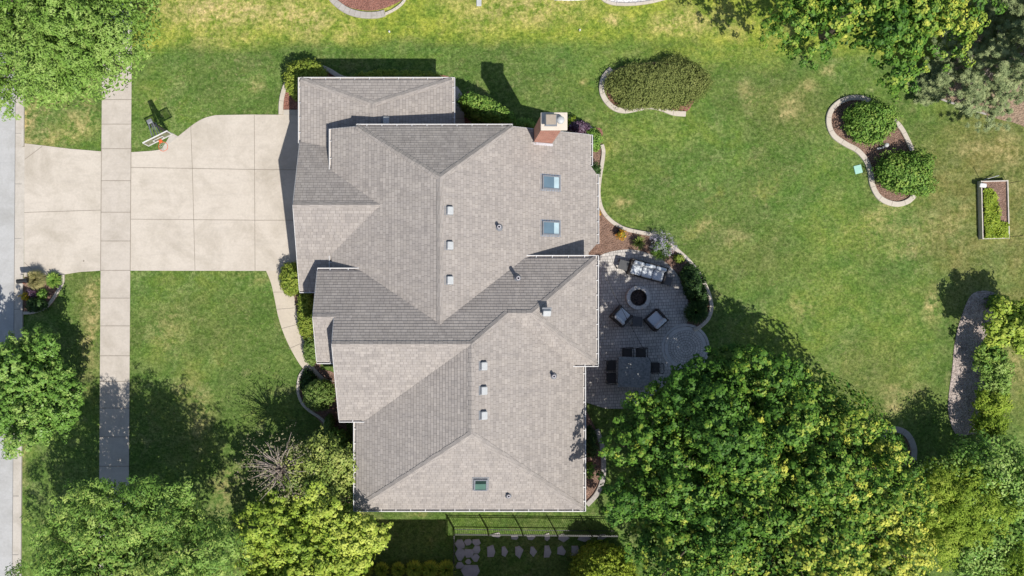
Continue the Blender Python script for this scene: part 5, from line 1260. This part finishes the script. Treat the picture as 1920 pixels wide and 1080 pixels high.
tree('maple_tree', 'huge maple with yellow tipped clumps spreading over the patio', at(1440, 910, 4.7), (8.0, 7.0, 3.4), MT['lf_maple'], 107, lobes=185, lobe_r=.92, twigs=30, per=28, leaf=.135, spread=.165, ratio=.75, trunk_r=.36, tone_w=.38, tip=.14, inner=.16, limb_n=26, zmin=-.2, tj=(.14, .14, .07), sun_tgrad=(.26, -.18), tipc=.34, gap=.16, upr=1.6,
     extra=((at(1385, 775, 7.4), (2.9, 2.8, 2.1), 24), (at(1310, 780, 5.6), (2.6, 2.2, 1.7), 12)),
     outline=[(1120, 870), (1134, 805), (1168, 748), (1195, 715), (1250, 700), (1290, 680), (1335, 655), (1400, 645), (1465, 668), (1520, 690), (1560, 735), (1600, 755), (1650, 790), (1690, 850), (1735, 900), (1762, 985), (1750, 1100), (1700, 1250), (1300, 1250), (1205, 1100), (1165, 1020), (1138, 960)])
tree('maple_tree', 'yellow tipped maple crown cut by the top edge at right', at(1650, -5, 5.6), (4.6, 2.8, 2.6), MT['lf_maple'], 108, lobes=64, lobe_r=.82, twigs=28, per=28, leaf=.135, spread=.165, ratio=.75, trunk_r=.22, tone_w=.40, tip=.12, inner=.10, tj=(.14, .14, .07), tipc=.26, gap=.14, upr=1.5)
tree('soft_tree', 'soft feathery bright green tree right of the huge maple', at(1785, 955, 2.8), (2.2, 2.2, 1.5), MT['lf_soft'], 109, lobes=40, lobe_r=.55, twigs=60, per=14, leaf=.14, spread=.14, ratio=.3, trunk_r=.11, tone_w=.55, flat=1.2)
tree('glossy_tree', 'small leaved dark and yellow flecked tree at the bottom right corner', at(1868, 965, 2.5), (2.8, 3.3, 1.4), MT['lf_oak'], 110, lobes=56, lobe_r=.66, twigs=44, per=9, leaf=.13, spread=.22, ratio=.8, trunk_r=.13, tone_w=.6)
tree('soft_tree', 'feathery green tree cut by the bottom right corner', at(1925, 1085, 3.0), (1.8, 1.8, 1.5), MT['lf_soft'], 111, lobes=26, lobe_r=.6, twigs=46, per=12, leaf=.15, spread=.17, ratio=.3, trunk_r=.1, tone_w=.4, flat=1.2)
tree('young_maple', 'yellow green young maple at the head of the grey mulch strip', at(1902, 610, 2.2), (1.2, 1.1, .8), MT['lf_lime'], 112, lobes=28, lobe_r=.36, twigs=22, per=10, leaf=.15, spread=.14, ratio=.75, trunk_r=.07, tone_w=.55)
shrub('leafy_shrub', 'small green shrub at the top of the grey mulch strip', 1872, 568, 16, 14, .9, MT['lf_green'], 38, 1300, .12, .25, core=.5)
tree('small_tree', 'green small tree below the young maple on the grey mulch strip', at(1852, 664, 1.0), (.62, .62, .6), MT['lf_green'], 113, lobes=16, lobe_r=.28, twigs=18, per=10, leaf=.13, spread=.12, ratio=.6, trunk_r=.05, tone_w=.55)
tree('small_tree', 'pale feathery small tree in the middle of the grey mulch strip', at(1864, 703, .9), (.7, .85, .55), MT['lf_ash'], 114, lobes=18, lobe_r=.30, twigs=20, per=10, leaf=.14, spread=.12, ratio=.4, trunk_r=.05, tone_w=.65)
tree('small_tree', 'bright green small tree two from the bottom of the grey mulch strip', at(1858, 752, .9), (.72, .5, .6), MT['lf_soft'], 115, lobes=16, lobe_r=.27, twigs=20, per=10, leaf=.13, spread=.12, ratio=.5, trunk_r=.05, tone_w=.5)
tree('small_tree', 'bright green small tree at the lower end of the grey mulch strip', at(1850, 796, .9), (.68, .48, .6), MT['lf_soft'], 116, lobes=16, lobe_r=.27, twigs=20, per=10, leaf=.13, spread=.12, ratio=.5, trunk_r=.05, tone_w=.4)

def pine(label, ctr, r_, h_, seed, tufts=900):
    rng = np.random.default_rng(seed); root = empty('pine_tree', (ctr[0], ctr[1], 0), 0, label, 'tree', 'grey green pines at the top right')
    mb = MB(); mb.tube([(0, 0, -.1), (.05, 0, h_ * .5), (0, 0, h_)], [.17, .12, .03], 9); P, T, TN = [], [], []
    for k in range(46):
        z_ = h_ * (.16 + .82 * (k / 46)); L = r_ * (1.05 - .78 * (k / 46)) * rng.uniform(.7, 1.1); a = k * 2.4 + rng.normal(0, .3)
        e = np.array([math.cos(a) * L, math.sin(a) * L, z_ + L * .10]); s0 = np.array([0, 0, z_])
        mb.tube([s0, s0 * .5 + e * .5 + [0, 0, -.05], e], [.04, .028, .01], 5, cap=False)
        for m_ in range(int(8 + L * 15)):
            f = rng.uniform(.25, 1.05); sd_ = rng.normal(0, .20 * L * (1.15 - f * .6) + .06); pp = s0 * (1 - f) + e * f + np.array([-math.sin(a) * sd_, math.cos(a) * sd_, rng.normal(0, .08)])
            nn = 46; d = sphere_dirs(nn, rng, -.25); d[:, :2] += np.array([math.cos(a), math.sin(a)]) * .35
            d /= np.linalg.norm(d, axis=1, keepdims=True); P.append(pp + d * .085); T.append(d); TN.append(np.clip(rng.normal(.5 + rng.normal(0, .2), .15, nn), 0, 1))
    P, T, TN = np.vstack(P), np.vstack(T), np.concatenate(TN)
    leaf_mesh('crown', P, np.cross(T, rng.normal(size=P.shape)) * .4 + [0, 0, 1.2], np.full(len(P), .19), TN, MT['lf_pine'], root, .14, 0, rng, T=T)
    mb.build('trunk', MT['grey_bark'], root)
p_ = at(1868, 120, 2.6); pine('large grey green pine spreading over bare soil at upper right', p_, 3.3, 6.2, 120)
p_ = at(1915, 20, 2.6); pine('grey green pine at the very top right corner behind the maple', p_, 2.6, 6.5, 121)
p_ = at(1752, 150, 1.4); pine('small grey green pine at the left edge of the soil bed', p_, 1.1, 2.6, 122)
